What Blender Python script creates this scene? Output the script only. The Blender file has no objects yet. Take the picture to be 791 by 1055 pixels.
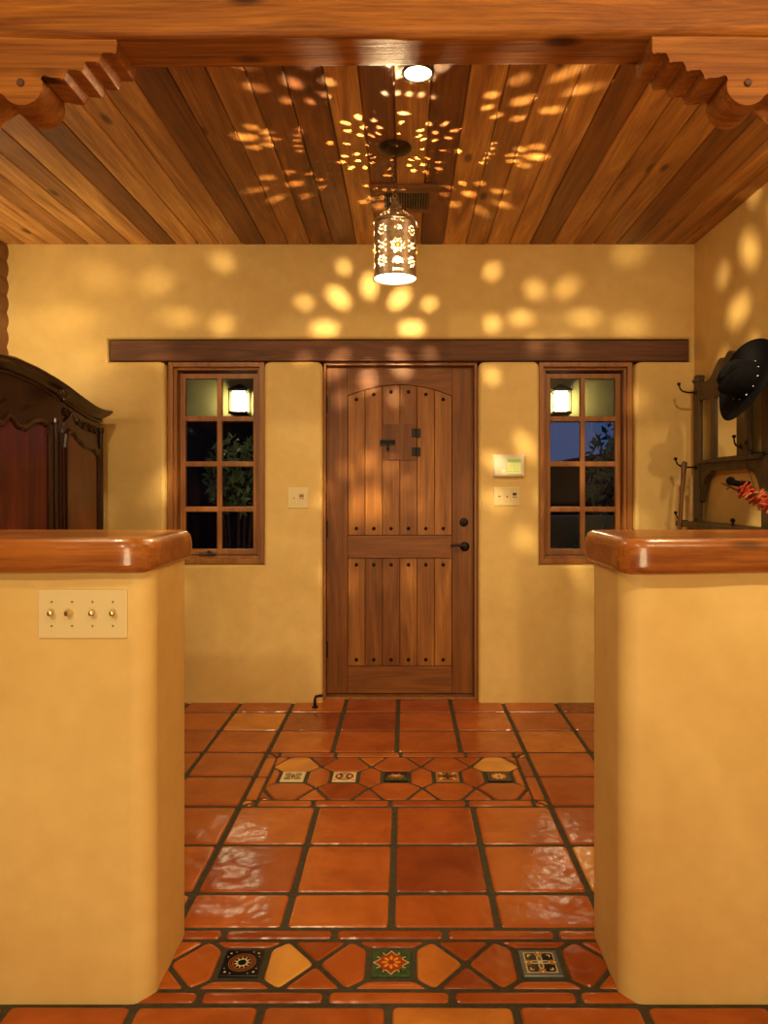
import bpy, bmesh, math, random
from mathutils import Vector, Matrix
from mathutils.geometry import delaunay_2d_cdt
random.seed(7)
PI = math.pi
COL = bpy.context.scene.collection
WL = {}                      # world position of every object's origin
F = 734.0; HZ = 1.28
def P(px, py, d): return Vector(((px-417)*d/F, d, HZ+(505-py)*d/F))

# ------------------------------------------------------------------ node helpers
def new_mat(name):
    m = bpy.data.materials.new(name); m.use_nodes = True
    nt = m.node_tree; b = nt.nodes['Principled BSDF']
    return m, nt, b
def N(nt, kind, **kw):
    n = nt.nodes.new(kind)
    for k, v in kw.items():
        if k in n.inputs: n.inputs[k].default_value = v
        else: setattr(n, k, v)
    return n
def ramp(nt, stops):
    r = nt.nodes.new('ShaderNodeValToRGB'); e = r.color_ramp.elements
    while len(e) < len(stops): e.new(0.5)
    for el, (p, c) in zip(e, stops):
        el.position = p; el.color = (*c, 1)
    return r
def bump(nt, b, src, strength, dist=0.01):
    bn = N(nt, 'ShaderNodeBump', Strength=strength, Distance=dist)
    nt.links.new(src, bn.inputs['Height']); nt.links.new(bn.outputs[0], b.inputs['Normal'])
    return bn
def mixc(nt, fac, a, c, mode='MIX'):
    m = nt.nodes.new('ShaderNodeMix'); m.data_type = 'RGBA'; m.blend_type = mode
    for sock, v in ((m.inputs[0], fac), (m.inputs[6], a), (m.inputs[7], c)):
        if isinstance(v, bpy.types.NodeSocket): nt.links.new(v, sock)
        elif isinstance(v, (int, float)): sock.default_value = v
        else: sock.default_value = (*v, 1)
    return m.outputs[2]
def plain(name, c, rough=.5, metal=0, noise=0.0, nscale=20, emit=None, spec=None):
    m, nt, b = new_mat(name)
    b.inputs['Roughness'].default_value = rough; b.inputs['Metallic'].default_value = metal
    if spec is not None: b.inputs['Specular IOR Level'].default_value = spec
    tc = N(nt, 'ShaderNodeTexCoord'); nz = N(nt, 'ShaderNodeTexNoise', Scale=nscale, Detail=4.0)
    nt.links.new(tc.outputs['Object'], nz.inputs['Vector'])
    a = tuple(max(0, x*(1-noise)) for x in c); d = tuple(x*(1+noise) for x in c)
    r = ramp(nt, [(0.3, a), (0.7, d)]); nt.links.new(nz.outputs[0], r.inputs[0])
    nt.links.new(r.outputs[0], b.inputs['Base Color'])
    if emit: b.inputs['Emission Color'].default_value = (*emit[0], 1); b.inputs['Emission Strength'].default_value = emit[1]
    return m
def stucco(name, c, var=.12, sc=1.6):
    m, nt, b = new_mat(name)
    b.inputs['Roughness'].default_value = .55; b.inputs['Specular IOR Level'].default_value = .35
    tc = N(nt, 'ShaderNodeTexCoord'); n1 = N(nt, 'ShaderNodeTexNoise', Scale=sc, Detail=6.0, Roughness=.6, Distortion=.6)
    n2 = N(nt, 'ShaderNodeTexNoise', Scale=14.0, Detail=5.0); n3 = N(nt, 'ShaderNodeTexNoise', Scale=3.5, Detail=2.0)
    for n in (n1, n2, n3): nt.links.new(tc.outputs['Object'], n.inputs['Vector'])
    lo = (c[0]*(1-var), c[1]*(1-var*1.5), c[2]*(1-var*2.3)); hi = (min(1, c[0]*(1+var*.5)), c[1]*(1+var*.6), c[2]*(1+var*.9))
    r = ramp(nt, [(.3, lo), (.7, hi)]); nt.links.new(n1.outputs[0], r.inputs[0])
    r2 = ramp(nt, [(.25, (.93, .92, .9)), (.7, (1, 1, 1))]); nt.links.new(n2.outputs[0], r2.inputs[0])
    nt.links.new(mixc(nt, 1.0, r.outputs[0], r2.outputs[0], 'MULTIPLY'), b.inputs['Base Color'])
    ad = N(nt, 'ShaderNodeMath', operation='MULTIPLY_ADD'); nt.links.new(n2.outputs[0], ad.inputs[0]); ad.inputs[1].default_value = .12
    nt.links.new(n3.outputs[0], ad.inputs[2]); bump(nt, b, ad.outputs[0], .35, .02)
    return m
def wood(name, dark, light, axis='X', rough=.4, fine=1.0, attr=None, bmp=.25, k=1.0, coat=0.0, knots=False, spec=.5):
    """attr=(dark2, light2): faces whose 'vr' red is 1 use the second pair."""
    m, nt, b = new_mat(name); b.inputs['Roughness'].default_value = rough; b.inputs['Specular IOR Level'].default_value = spec
    if coat: b.inputs['Coat Weight'].default_value = coat; b.inputs['Coat Roughness'].default_value = .12
    tc = N(nt, 'ShaderNodeTexCoord'); vec = tc.outputs['Object']
    if attr is not None:
        at = N(nt, 'ShaderNodeAttribute', attribute_name='vr'); sp = N(nt, 'ShaderNodeSeparateColor')
        nt.links.new(at.outputs['Color'], sp.inputs[0])
        vm = N(nt, 'ShaderNodeVectorMath', operation='MULTIPLY_ADD'); nt.links.new(at.outputs['Color'], vm.inputs[0])
        vm.inputs[1].default_value = (0, 0, 0)
        cb = N(nt, 'ShaderNodeCombineXYZ')
        for q in range(3): nt.links.new(sp.outputs[1], cb.inputs[q])
        sc = N(nt, 'ShaderNodeVectorMath', operation='SCALE'); sc.inputs['Scale'].default_value = 23.0
        nt.links.new(cb.outputs[0], sc.inputs[0])
        nt.links.new(vec, vm.inputs[2]); ad = N(nt, 'ShaderNodeVectorMath', operation='ADD')
        nt.links.new(vm.outputs[0], ad.inputs[0]); nt.links.new(sc.outputs[0], ad.inputs[1]); vec = ad.outputs[0]
    def mapped(across, along):
        s = [across]*3; s['XYZ'.index(axis)] = along
        mp = N(nt, 'ShaderNodeMapping'); mp.inputs['Scale'].default_value = s; nt.links.new(vec, mp.inputs[0]); return mp.outputs[0]
    n1 = N(nt, 'ShaderNodeTexNoise', Scale=1.0, Detail=5.0, Roughness=.6, Distortion=1.6); nt.links.new(mapped(11*k, .9*k), n1.inputs['Vector'])
    n2 = N(nt, 'ShaderNodeTexNoise', Scale=1.0, Detail=3.0, Roughness=.7); nt.links.new(mapped(150*k, 3*k), n2.inputs['Vector'])
    r1 = ramp(nt, [(.28, dark), (.52, tuple((a+c)/2 for a, c in zip(dark, light))), (.72, light)]); nt.links.new(n1.outputs[0], r1.inputs[0])
    col = r1.outputs[0]
    if attr is not None:
        d2, l2 = attr
        r3 = ramp(nt, [(.28, d2), (.72, l2)]); nt.links.new(n1.outputs[0], r3.inputs[0])
        col = mixc(nt, sp.outputs[0], col, r3.outputs[0])
    g = 1-.38*fine
    r2 = ramp(nt, [(.3, (g, g, g)), (.65, (1, 1, 1))]); nt.links.new(n2.outputs[0], r2.inputs[0])
    col = mixc(nt, 1.0, col, r2.outputs[0], 'MULTIPLY')
    if knots:
        s = [5.5*k]*3; s['XYZ'.index(axis)] = 2.2*k
        mp = N(nt, 'ShaderNodeMapping'); mp.inputs['Scale'].default_value = s; nt.links.new(vec, mp.inputs[0])
        vo = N(nt, 'ShaderNodeTexVoronoi', Scale=1.0); nt.links.new(mp.outputs[0], vo.inputs['Vector'])
        kr = ramp(nt, [(.06, (.25, .2, .18)), (.13, (1, 1, 1))]); nt.links.new(vo.outputs['Distance'], kr.inputs[0])
        col = mixc(nt, 1.0, col, kr.outputs[0], 'MULTIPLY')
    nt.links.new(col, b.inputs['Base Color'])
    bump(nt, b, n2.outputs[0], bmp, .004)
    return m
def tile_mat():
    m, nt, b = new_mat('saltillo')
    at = N(nt, 'ShaderNodeAttribute', attribute_name='vr'); sp = N(nt, 'ShaderNodeSeparateColor'); nt.links.new(at.outputs['Color'], sp.inputs[0])
    tc = N(nt, 'ShaderNodeTexCoord'); n1 = N(nt, 'ShaderNodeTexNoise', Scale=5.0, Detail=5.0, Roughness=.6, Distortion=.5)
    nt.links.new(tc.outputs['Object'], n1.inputs['Vector'])
    base = ramp(nt, [(0, (.22, .040, .009)), (.35, (.42, .092, .015)), (.75, (.56, .155, .024)), (1, (.84, .42, .08))]); nt.links.new(sp.outputs[0], base.inputs[0])
    r = ramp(nt, [(.3, (.72, .62, .55)), (.6, (1, 1, 1)), (.8, (1.15, 1.15, 1.1))]); nt.links.new(n1.outputs[0], r.inputs[0])
    nt.links.new(mixc(nt, 1.0, base.outputs[0], r.outputs[0], 'MULTIPLY'), b.inputs['Base Color'])
    b.inputs['Roughness'].default_value = .2; b.inputs['Specular IOR Level'].default_value = .55
    n2 = N(nt, 'ShaderNodeTexNoise', Scale=9.0, Detail=2.0); n3 = N(nt, 'ShaderNodeTexNoise', Scale=45.0, Detail=2.0)
    for n in (n2, n3): nt.links.new(tc.outputs['Object'], n.inputs['Vector'])
    ad = N(nt, 'ShaderNodeMath', operation='MULTIPLY_ADD'); nt.links.new(n3.outputs[0], ad.inputs[0]); ad.inputs[1].default_value = .05; nt.links.new(n2.outputs[0], ad.inputs[2])
    bump(nt, b, ad.outputs[0], .42, .018)
    return m

M = {}
M['stucco'] = stucco('stucco', (.82, .60, .22))
M['stucco_light'] = stucco('stucco_light', (.82, .60, .22), .12)
M['stucco_out'] = stucco('stucco_outside', (.36, .31, .12), .1)
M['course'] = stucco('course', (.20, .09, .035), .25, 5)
M['beam'] = wood('beam_wood', (.20, .052, .008), (.62, .24, .036), 'X', .55, 1.2, spec=.25, k=.9, knots=True, bmp=.5)
M['cap'] = wood('cap_wood', (.22, .055, .010), (.54, .19, .032), 'X', .3, .9, k=.9, coat=.5, knots=True)
M['lintel'] = wood('lintel_wood', (.10, .036, .014), (.26, .10, .04), 'X', .6, 1.2, bmp=1.0)
M['trim'] = wood('window_wood', (.24, .085, .018), (.50, .21, .055), 'Z', .4, .8)
M['door'] = wood('door_wood', (.12, .034, .007), (.28, .095, .019), 'Z', .42, .9, attr=((.26, .085, .016), (.62, .265, .058)), k=.9, spec=.3)
M['doorh'] = wood('door_wood_rail', (.17, .052, .010), (.38, .14, .03), 'X', .42, .9, k=.9, spec=.3)
M['plank'] = wood('ceiling_wood', (.085, .018, .004), (.36, .115, .022), 'Y', .45, 1, attr=((.38, .13, .026), (.95, .52, .14)), k=1.0, knots=True)
M['armoire'] = wood('armoire_wood', (.014, .004, .002), (.048, .011, .004), 'Z', .3, .7, coat=.25)
M['armoire_panel'] = wood('armoire_panel_wood', (.055, .007, .002), (.17, .028, .008), 'Z', .28, .6, coat=.3)
M['hall'] = wood('hall_tree_wood', (.040, .024, .010), (.12, .075, .032), 'Z', .45, .8)
M['cane'] = wood('cane_wood', (.13, .05, .018), (.30, .13, .045), 'Z', .4, .6)
M['pale'] = wood('pale_wood', (.40, .22, .08), (.62, .40, .16), 'Z', .5, .6)
M['iron'] = plain('black_iron', (.018, .013, .010), .4, .7, .3, 60)
M['bronze'] = plain('bronze', (.06, .04, .02), .4, .8, .3, 40)
M['tin'] = plain('pierced_tin', (.30, .20, .11), .45, .6, .35, 50)
M['saltillo'] = tile_mat()
M['grout'] = plain('grout', (.055, .048, .026), .75, 0, .3, 60)
M['plate'] = plain('plate_ivory', (.78, .64, .33), .35, 0, .02, 5)
M['white'] = plain('white_plastic', (.85, .78, .62), .3, 0, .02, 5)
M['brass'] = plain('brass', (.75, .52, .18), .25, .9, .1, 30)
M['dark'] = plain('dark_plastic', (.05, .03, .015), .5)
M['slot'] = plain('slot_brown', (.30, .17, .05), .5)
M['lcd'] = plain('lcd', (.30, .40, .06), .4, 0, .1, 200, ((.35, .55, .06), .35))
M['key'] = plain('green_key', (.80, .85, .25), .4, 0, .05, 60, ((.75, .9, .2), .35))
M['felt'] = plain('black_felt', (.006, .006, .008), .9, 0, .3, 90, spec=.15)
M['silver'] = plain('silver', (.7, .7, .7), .25, 1, .05)
M['darkbox'] = plain('duct_shade', (.012, .008, .006), .8)
M['vent'] = plain('vent_brown', (.14, .075, .035), .45, .3, .2, 30)
M['ceil2'] = stucco('ceiling_plaster', (.75, .62, .42))
M['steel'] = plain('steel', (.45, .45, .42), .3, .9)
M['ground'] = plain('night_ground', (.05, .04, .03), .9, 0, .3, 3)
M['hill'] = plain('night_hill', (.004, .005, .005), 1)
M['leaf'] = plain('leaf', (.16, .26, .09), .45, 0, .5, 9)
M['bark'] = plain('bark', (.06, .04, .025), .8, 0, .4, 30)
M['black'] = plain('glaze_black', (.008, .010, .014), .12); M['gold'] = plain('glaze_gold', (.45, .20, .03), .15, 0, .2, 300)
M['cream'] = plain('glaze_cream', (.78, .66, .36), .15); M['green'] = plain('glaze_green', (.045, .10, .035), .15, 0, .4, 150)
M['rust'] = plain('glaze_rust', (.36, .055, .010), .15, 0, .15, 200); M['orange'] = plain('glaze_orange', (.85, .33, .03), .15)
M['blue'] = plain('glaze_blue', (.13, .15, .15), .15, 0, .2, 200)
M['orangered'] = plain('orange_red_plume', (.42, .055, .015), .7, 0, .6, 60); M['pinkish'] = plain('pink_plume', (.60, .20, .10), .6, 0, .3, 80)
M['amber'] = plain('amber_glass', (.9, .5, .06), .1, 0, 0, 5, ((1, .5, .05), 2.2))
def glass_mat():
    m, nt, b = new_mat('window_glass'); nt.nodes.remove(b); out = nt.nodes['Material Output']
    tr = N(nt, 'ShaderNodeBsdfTransparent'); gl = N(nt, 'ShaderNodeBsdfGlossy', Roughness=.01); mx = N(nt, 'ShaderNodeMixShader')
    fr = N(nt, 'ShaderNodeFresnel', IOR=1.3); nt.links.new(fr.outputs[0], mx.inputs[0])
    nt.links.new(tr.outputs[0], mx.inputs[1]); nt.links.new(gl.outputs[0], mx.inputs[2]); nt.links.new(mx.outputs[0], out.inputs[0]); return m
M['glass'] = glass_mat()
def mirror_mat():
    m, nt, b = new_mat('mirror'); b.inputs['Base Color'].default_value = (.85, .85, .8, 1); b.inputs['Metallic'].default_value = 1; b.inputs['Roughness'].default_value = .03
    return m
M['mirror'] = mirror_mat()
def emis(name, c, s):
    m, nt, b = new_mat(name); b.inputs['Base Color'].default_value = (*c, 1); b.inputs['Emission Color'].default_value = (*c, 1); b.inputs['Emission Strength'].default_value = s; return m

# ------------------------------------------------------------------ mesh helpers
def BM(): return bmesh.new()
def box(bm, x0, x1, y0, y1, z0, z1, mi=0, bev=0, seg=2):
    g = bmesh.ops.create_cube(bm, size=1)['verts']
    for v in g:
        v.co = Vector((x0 if v.co.x < 0 else x1, y0 if v.co.y < 0 else y1, z0 if v.co.z < 0 else z1))
    fs = list({f for v in g for f in v.link_faces})
    for f in fs: f.material_index = mi
    if bev:
        es = list({e for v in g for e in v.link_edges})
        r = bmesh.ops.bevel(bm, geom=es, offset=bev, segments=seg, profile=.5, affect='EDGES')
        for f in r['faces']: f.material_index = mi
    return fs
def prism(bm, pts, a, b, axis='Y', mi=0):
    """closed polygon pts in the two other axes (XZ for Y, YZ for X, XY for Z), from a to b."""
    def co(p, t): return {'Y': (p[0], t, p[1]), 'X': (t, p[0], p[1]), 'Z': (p[0], p[1], t)}[axis]
    A = [bm.verts.new(co(p, a)) for p in pts]; B = [bm.verts.new(co(p, b)) for p in pts]
    fs = [bm.faces.new(A), bm.faces.new(B[::-1])]
    n = len(pts)
    for i in range(n): fs.append(bm.faces.new((A[i], B[i], B[(i+1) % n], A[(i+1) % n])))
    for f in fs: f.material_index = mi
    return A, B, fs
def lathe(bm, prof, c=(0, 0, 0), seg=32, mi=0, mat=None, caps=True):
    """prof: (r, z) list about Z at c; mat: Matrix applied first (about origin)."""
    rings = []; mat = mat or Matrix.Identity(4); c = Vector(c)
    for r, z in prof:
        rings.append([bm.verts.new(c + (mat @ Vector((r*math.cos(2*PI*i/seg), r*math.sin(2*PI*i/seg), z)))) for i in range(seg)])
    for a, b in zip(rings, rings[1:]):
        for i in range(seg):
            f = bm.faces.new((a[i], a[(i+1) % seg], b[(i+1) % seg], b[i])); f.material_index = mi
    if caps:
        for ring, fl in ((rings[0], True), (rings[-1], False)):
            f = bm.faces.new(ring[::-1] if fl else ring); f.material_index = mi
    return rings
def tube(bm, pts, r, seg=8, mi=0, closed=False, caps=True):
    pts = [Vector(p) for p in pts]; n = len(pts); rings = []
    rr = r if isinstance(r, (list, tuple)) else [r]*n
    up = Vector((.13, .21, 1)).normalized()
    for i, p in enumerate(pts):
        a = pts[(i-1) % n] if (closed or i > 0) else p; b = pts[(i+1) % n] if (closed or i < n-1) else p
        t = (b-a).normalized()
        u = up - t*up.dot(t)
        if u.length < 1e-3: u = Vector((1, 0, 0)) - t*t.x
        u.normalize(); up = u; w = t.cross(u)
        rings.append([bm.verts.new(p + (u*math.cos(2*PI*k/seg) + w*math.sin(2*PI*k/seg))*rr[i]) for k in range(seg)])
    m = n if closed else n-1
    for i in range(m):
        a, b = rings[i], rings[(i+1) % n]
        for k in range(seg):
            f = bm.faces.new((a[k], a[(k+1) % seg], b[(k+1) % seg], b[k])); f.material_index = mi
    if caps and not closed:
        bm.faces.new(rings[0][::-1]).material_index = mi; bm.faces.new(rings[-1]).material_index = mi
def sphere(bm, c, r, mi=0, sx=1, sy=1, sz=1, sub=2, rot=None):
    g = bmesh.ops.create_icosphere(bm, subdivisions=sub, radius=r)['verts']
    R = rot or Matrix.Identity(3)
    for v in g: v.co = Vector(c) + R @ Vector((v.co.x*sx, v.co.y*sy, v.co.z*sz))
    for f in {f for v in g for f in v.link_faces}: f.material_index = mi
def build(name, bm, mats, parent=None, loc=None, smooth=True, ang=35, fix=True):
    if fix: bmesh.ops.recalc_face_normals(bm, faces=bm.faces)
    base = WL[parent.name] if parent else Vector(loc if loc is not None else (0, 0, 0))
    bmesh.ops.translate(bm, vec=-base, verts=bm.verts)
    if smooth:
        for f in bm.faces: f.smooth = True
        for e in bm.edges:
            if len(e.link_faces) == 2 and e.calc_face_angle(0) > math.radians(ang): e.smooth = False
    me = bpy.data.meshes.new(name); bm.to_mesh(me); bm.free()
    o = bpy.data.objects.new(name, me); COL.objects.link(o)
    for m in (mats if isinstance(mats, (list, tuple)) else [mats]): me.materials.append(M[m] if isinstance(m, str) else m)
    if smooth:
        wn = o.modifiers.new('normals', 'WEIGHTED_NORMAL'); wn.keep_sharp = True; wn.weight = 100
    if parent: o.parent = parent
    else: o.location = base
    WL[o.name] = base.copy()
    return o
def tag(o, label, cat, group=None):
    o['label'] = label; o['category'] = cat
    if group: o['group'] = group
    return o
def empty(name, loc, label=None, cat=None, group=None):
    o = bpy.data.objects.new(name, None); COL.objects.link(o); o.location = loc; WL[o.name] = Vector(loc); o.empty_display_size = .1
    if label: tag(o, label, cat, group)
    return o
def struct(o): o['kind'] = 'structure'; return o
def setvr(bm):
    return bm.loops.layers.float_color.get('vr') or bm.loops.layers.float_color.new('vr')
def paint(bm, faces, r, g):
    l = setvr(bm)
    for f in faces:
        for lp in f.loops: lp[l] = (r, g, 0, 1)

# ------------------------------------------------------------------ FLOOR
def inset(pts, o):
    n = len(pts); out = []
    area = sum(pts[i][0]*pts[(i+1) % n][1]-pts[(i+1) % n][0]*pts[i][1] for i in range(n))
    if area < 0: pts = pts[::-1]
    L = []
    for i in range(n):
        a = Vector(pts[i]); b = Vector(pts[(i+1) % n]); t = (b-a).normalized(); nn = Vector((-t.y, t.x)); L.append((a+nn*o, t))
    for i in range(n):
        p, t = L[i-1]; q, s = L[i]; cr = t.x*s.y-t.y*s.x
        if abs(cr) < 1e-6: out.append(Vector(q)); continue
        k = ((q-p).x*s.y-(q-p).y*s.x)/cr; out.append(p+t*k)
    return out
def rnd(pts, r):
    n = len(pts); out = []
    for i in range(n):
        p = Vector(pts[i]); a = (Vector(pts[i-1])-p); b = (Vector(pts[(i+1) % n])-p)
        ra = min(r, a.length*.4); rb = min(r, b.length*.4); A = p+a.normalized()*ra; B = p+b.normalized()*rb
        out += [A, (A+B)*.25+p*.5, B]
    return out
fb = BM(); setvr(fb)
def tile(pts, tint=None, g=.009, drop=0):
    if tint is None: tint = min(1, max(0, random.gauss(.48, .16)))
    o = rnd(inset(pts, g), .012); i1 = rnd(inset(pts, g+.004), .012); i2 = rnd(inset(pts, g+.011), .012)
    cx = sum(p[0] for p in pts)/len(pts); cy = sum(p[1] for p in pts)/len(pts)
    tx, ty = random.gauss(0, .0035), random.gauss(0, .0035)
    def z(p, b): return b + (p[0]-cx)*tx + (p[1]-cy)*ty
    R = [[fb.verts.new((p[0], p[1], z(p, h))) for p in ring] for ring, h in ((o, -.007), (i1, -.0015), (i2, 0))]
    fs = [fb.faces.new(R[2])]
    for a, b in ((R[0], R[1]), (R[1], R[2])):
        for k in range(len(a)): fs.append(fb.faces.new((a[k], a[(k+1) % len(a)], b[(k+1) % len(a)], b[k])))
    paint(fb, fs, tint, random.random())
def rect(x0, x1, y0, y1): return [(x0, y0), (x1, y0), (x1, y1), (x0, y1)]
X0 = -.04; PX = .315
xs = [X0+PX*k for k in range(-8, 7)]
xs = [-2.405]+[x for x in xs if -2.3 < x < 1.7]+[1.742]
rows = [1.776-.315*k for k in range(15, -1, -1)]
far = [2.083, 2.267, 2.574, 2.888, 3.19, 3.485, 3.80, 4.11, 4.40]
FARBAND = (X0-2*PX, X0+2*PX)
for ys in (rows, far):
    for a, b in zip(ys, ys[1:]):
        for c, d in zip(xs, xs[1:]):
            if a > 2.8 and b < 3.5 and c >= FARBAND[0]-.01 and d <= FARBAND[1]+.01: continue
            dbl = (a == 2.083)
            tile(rect(c, d, a, b))
# near border strips
def strips(y0, y1, off):
    e = [-2.405] + [off+.32*k for k in range(-7, 7) if -2.3 < off+.32*k < 1.7] + [1.742]
    for a, b in zip(e, e[1:]): tile(rect(a, b, y0, y1), g=.007)
strips(2.031, 2.083, -.203); strips(1.776, 1.828, -.2)
YC = (2.031+1.828)/2; HB = .1015
inlays = []
for k in range(-5, 5):
    t = -.037+.4035*k
    if t < -2.1 or t > 1.5: continue
    q = .115; s = .0625
    U = lambda pts: [(t+x, YC+y) for x, y in pts]
    inlays.append((t, YC, .0525, k))
    tile(U([(-q, HB), (q, HB), (s, s), (-s, s)][::-1]), g=.006); tile(U([(-q, -HB), (q, -HB), (s, -s), (-s, -s)]), g=.006)
    mid = .20175
    tile(U([(s, s), (q, HB), (mid, 0), (q, -HB), (s, -s)][::-1]), g=.006, tint={-1: .98, 0: .8}.get(k))
    tile(U([(-s, s), (-q, HB), (-mid, 0), (-q, -HB), (-s, -s)]), g=.006)
    tile(U([(q, HB), (2*mid-q, HB), (mid, 0)][::-1]), g=.006); tile(U([(q, -HB), (2*mid-q, -HB), (mid, 0)]), g=.006)
# far medallion band
fx0, fx1 = FARBAND; fy0, fy1 = 2.888, 3.485; bw = .062
ix0, ix1, iy0, iy1 = fx0+bw, fx1-bw, fy0+bw, fy1-bw
for k in range(4):
    a = fx0+bw if k == 0 else fx0+PX*k+.02; b = fx1-bw if k == 3 else fx0+PX*(k+1)+.02
    tile(rect(a, b, iy1, fy1), g=.006); tile(rect(a-.0 if k == 0 else a-.04, b if k == 3 else b-.04, fy0, iy0), g=.006)
for k in range(2):
    m = (iy0+iy1)/2
    for x0_, x1_ in ((fx0, ix0), (ix1, fx1)): tile(rect(x0_, x1_, iy0 if k == 0 else m, m if k == 0 else iy1), g=.006)
for cx_, cy_, ox, oy in ((fx0, fy0, ix0, iy0), (fx1, fy0, ix1, iy0), (fx0, fy1, ix0, iy1), (fx1, fy1, ix1, iy1)):
    tile([(cx_, cy_), (ox, cy_), (ox, oy)], g=.005); tile([(cx_, cy_), (ox, oy), (cx_, oy)], g=.005)
yc = (iy0+iy1)/2; HF = (iy1-iy0)/2
for k in range(-2, 3):
    t = X0+.23*k; s = .062; pk = .115; tp = .045
    U = lambda pts: [(t+x, yc+y) for x, y in pts]
    inlays.append((t, yc, .052, 100+k))
    L = pk if k > -2 else min(pk, t-ix0); Rr = pk if k < 2 else min(pk, ix1-t)
    for sg in (1, -1):
        tile(U([(-s, s*sg), (-pk, pk*sg), (-tp, HF*sg), (tp, HF*sg), (pk, pk*sg), (s, s*sg)]), g=.005)
        if k < 2: tile(U([(pk, pk*sg), (tp, HF*sg), (.23-tp, HF*sg)]), g=.005)
    if k < 2: tile(U([(s, s), (pk, pk), (.23-s, s), (.23-s, -s), (pk, -pk), (s, -s)]), g=.005)
for sg in (-1, 1):
    t = X0+sg*.46; e = (ix1 if sg > 0 else ix0)-t
    U = lambda pts: [(t+x, yc+y) for x, y in pts]
    for v in (1, -1): tile(U([(sg*.115, .115*v), (sg*.045, HF*v), (e, HF*v), (e, .115*v)] if abs(e) > .116 else [(sg*.115, .115*v), (sg*.045, HF*v), (sg*.115, HF*v)]), g=.005)
    tile(U([(sg*.062, .062), (e, .115), (e, -.115), (sg*.062, -.062)]), g=.005)
fs = box(fb, -2.45, 1.80, -3.3, 4.60, -.08, -.0052, 1); paint(fb, fs, 0, 0)
floor = struct(build('floor', fb, ['saltillo', 'grout']))

# glazed inlay tiles, children of the floor
def disc(bm, cx, cy, r, z, mi, n=20, sx=1, sy=1, rot=0):
    c, s = math.cos(rot), math.sin(rot)
    bm.faces.new([bm.verts.new((cx+sx*r*math.cos(2*PI*i/n)*c-sy*r*math.sin(2*PI*i/n)*s, cy+sx*r*math.cos(2*PI*i/n)*s+sy*r*math.sin(2*PI*i/n)*c, z)) for i in range(n)]).material_index = mi
def petals(bm, cx, cy, n, r0, ln, wd, z, mi, ph=0):
    for k in range(n):
        a = ph+2*PI*k/n; disc(bm, cx+r0*math.cos(a), cy+r0*math.sin(a), 1, z, mi, 12, ln, wd, a)
def star(bm, cx, cy, n, ro, ri, z, mi, ph=0):
    pts = [((ro if k % 2 == 0 else ri), ph+PI*k/n) for k in range(2*n)]
    bm.faces.new([bm.verts.new((cx+r*math.cos(a), cy+r*math.sin(a), z)) for r, a in pts]).material_index = mi
def ring(bm, cx, cy, r0, r1, z, mi, n=28):
    a = [bm.verts.new((cx+r0*math.cos(2*PI*i/n), cy+r0*math.sin(2*PI*i/n), z)) for i in range(n)]
    b = [bm.verts.new((cx+r1*math.cos(2*PI*i/n), cy+r1*math.sin(2*PI*i/n), z)) for i in range(n)]
    for i in range(n): bm.faces.new((a[i], a[(i+1) % n], b[(i+1) % n], b[i])).material_index = mi
GZ = ['black', 'gold', 'cream', 'green', 'rust', 'orange', 'blue']
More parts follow.
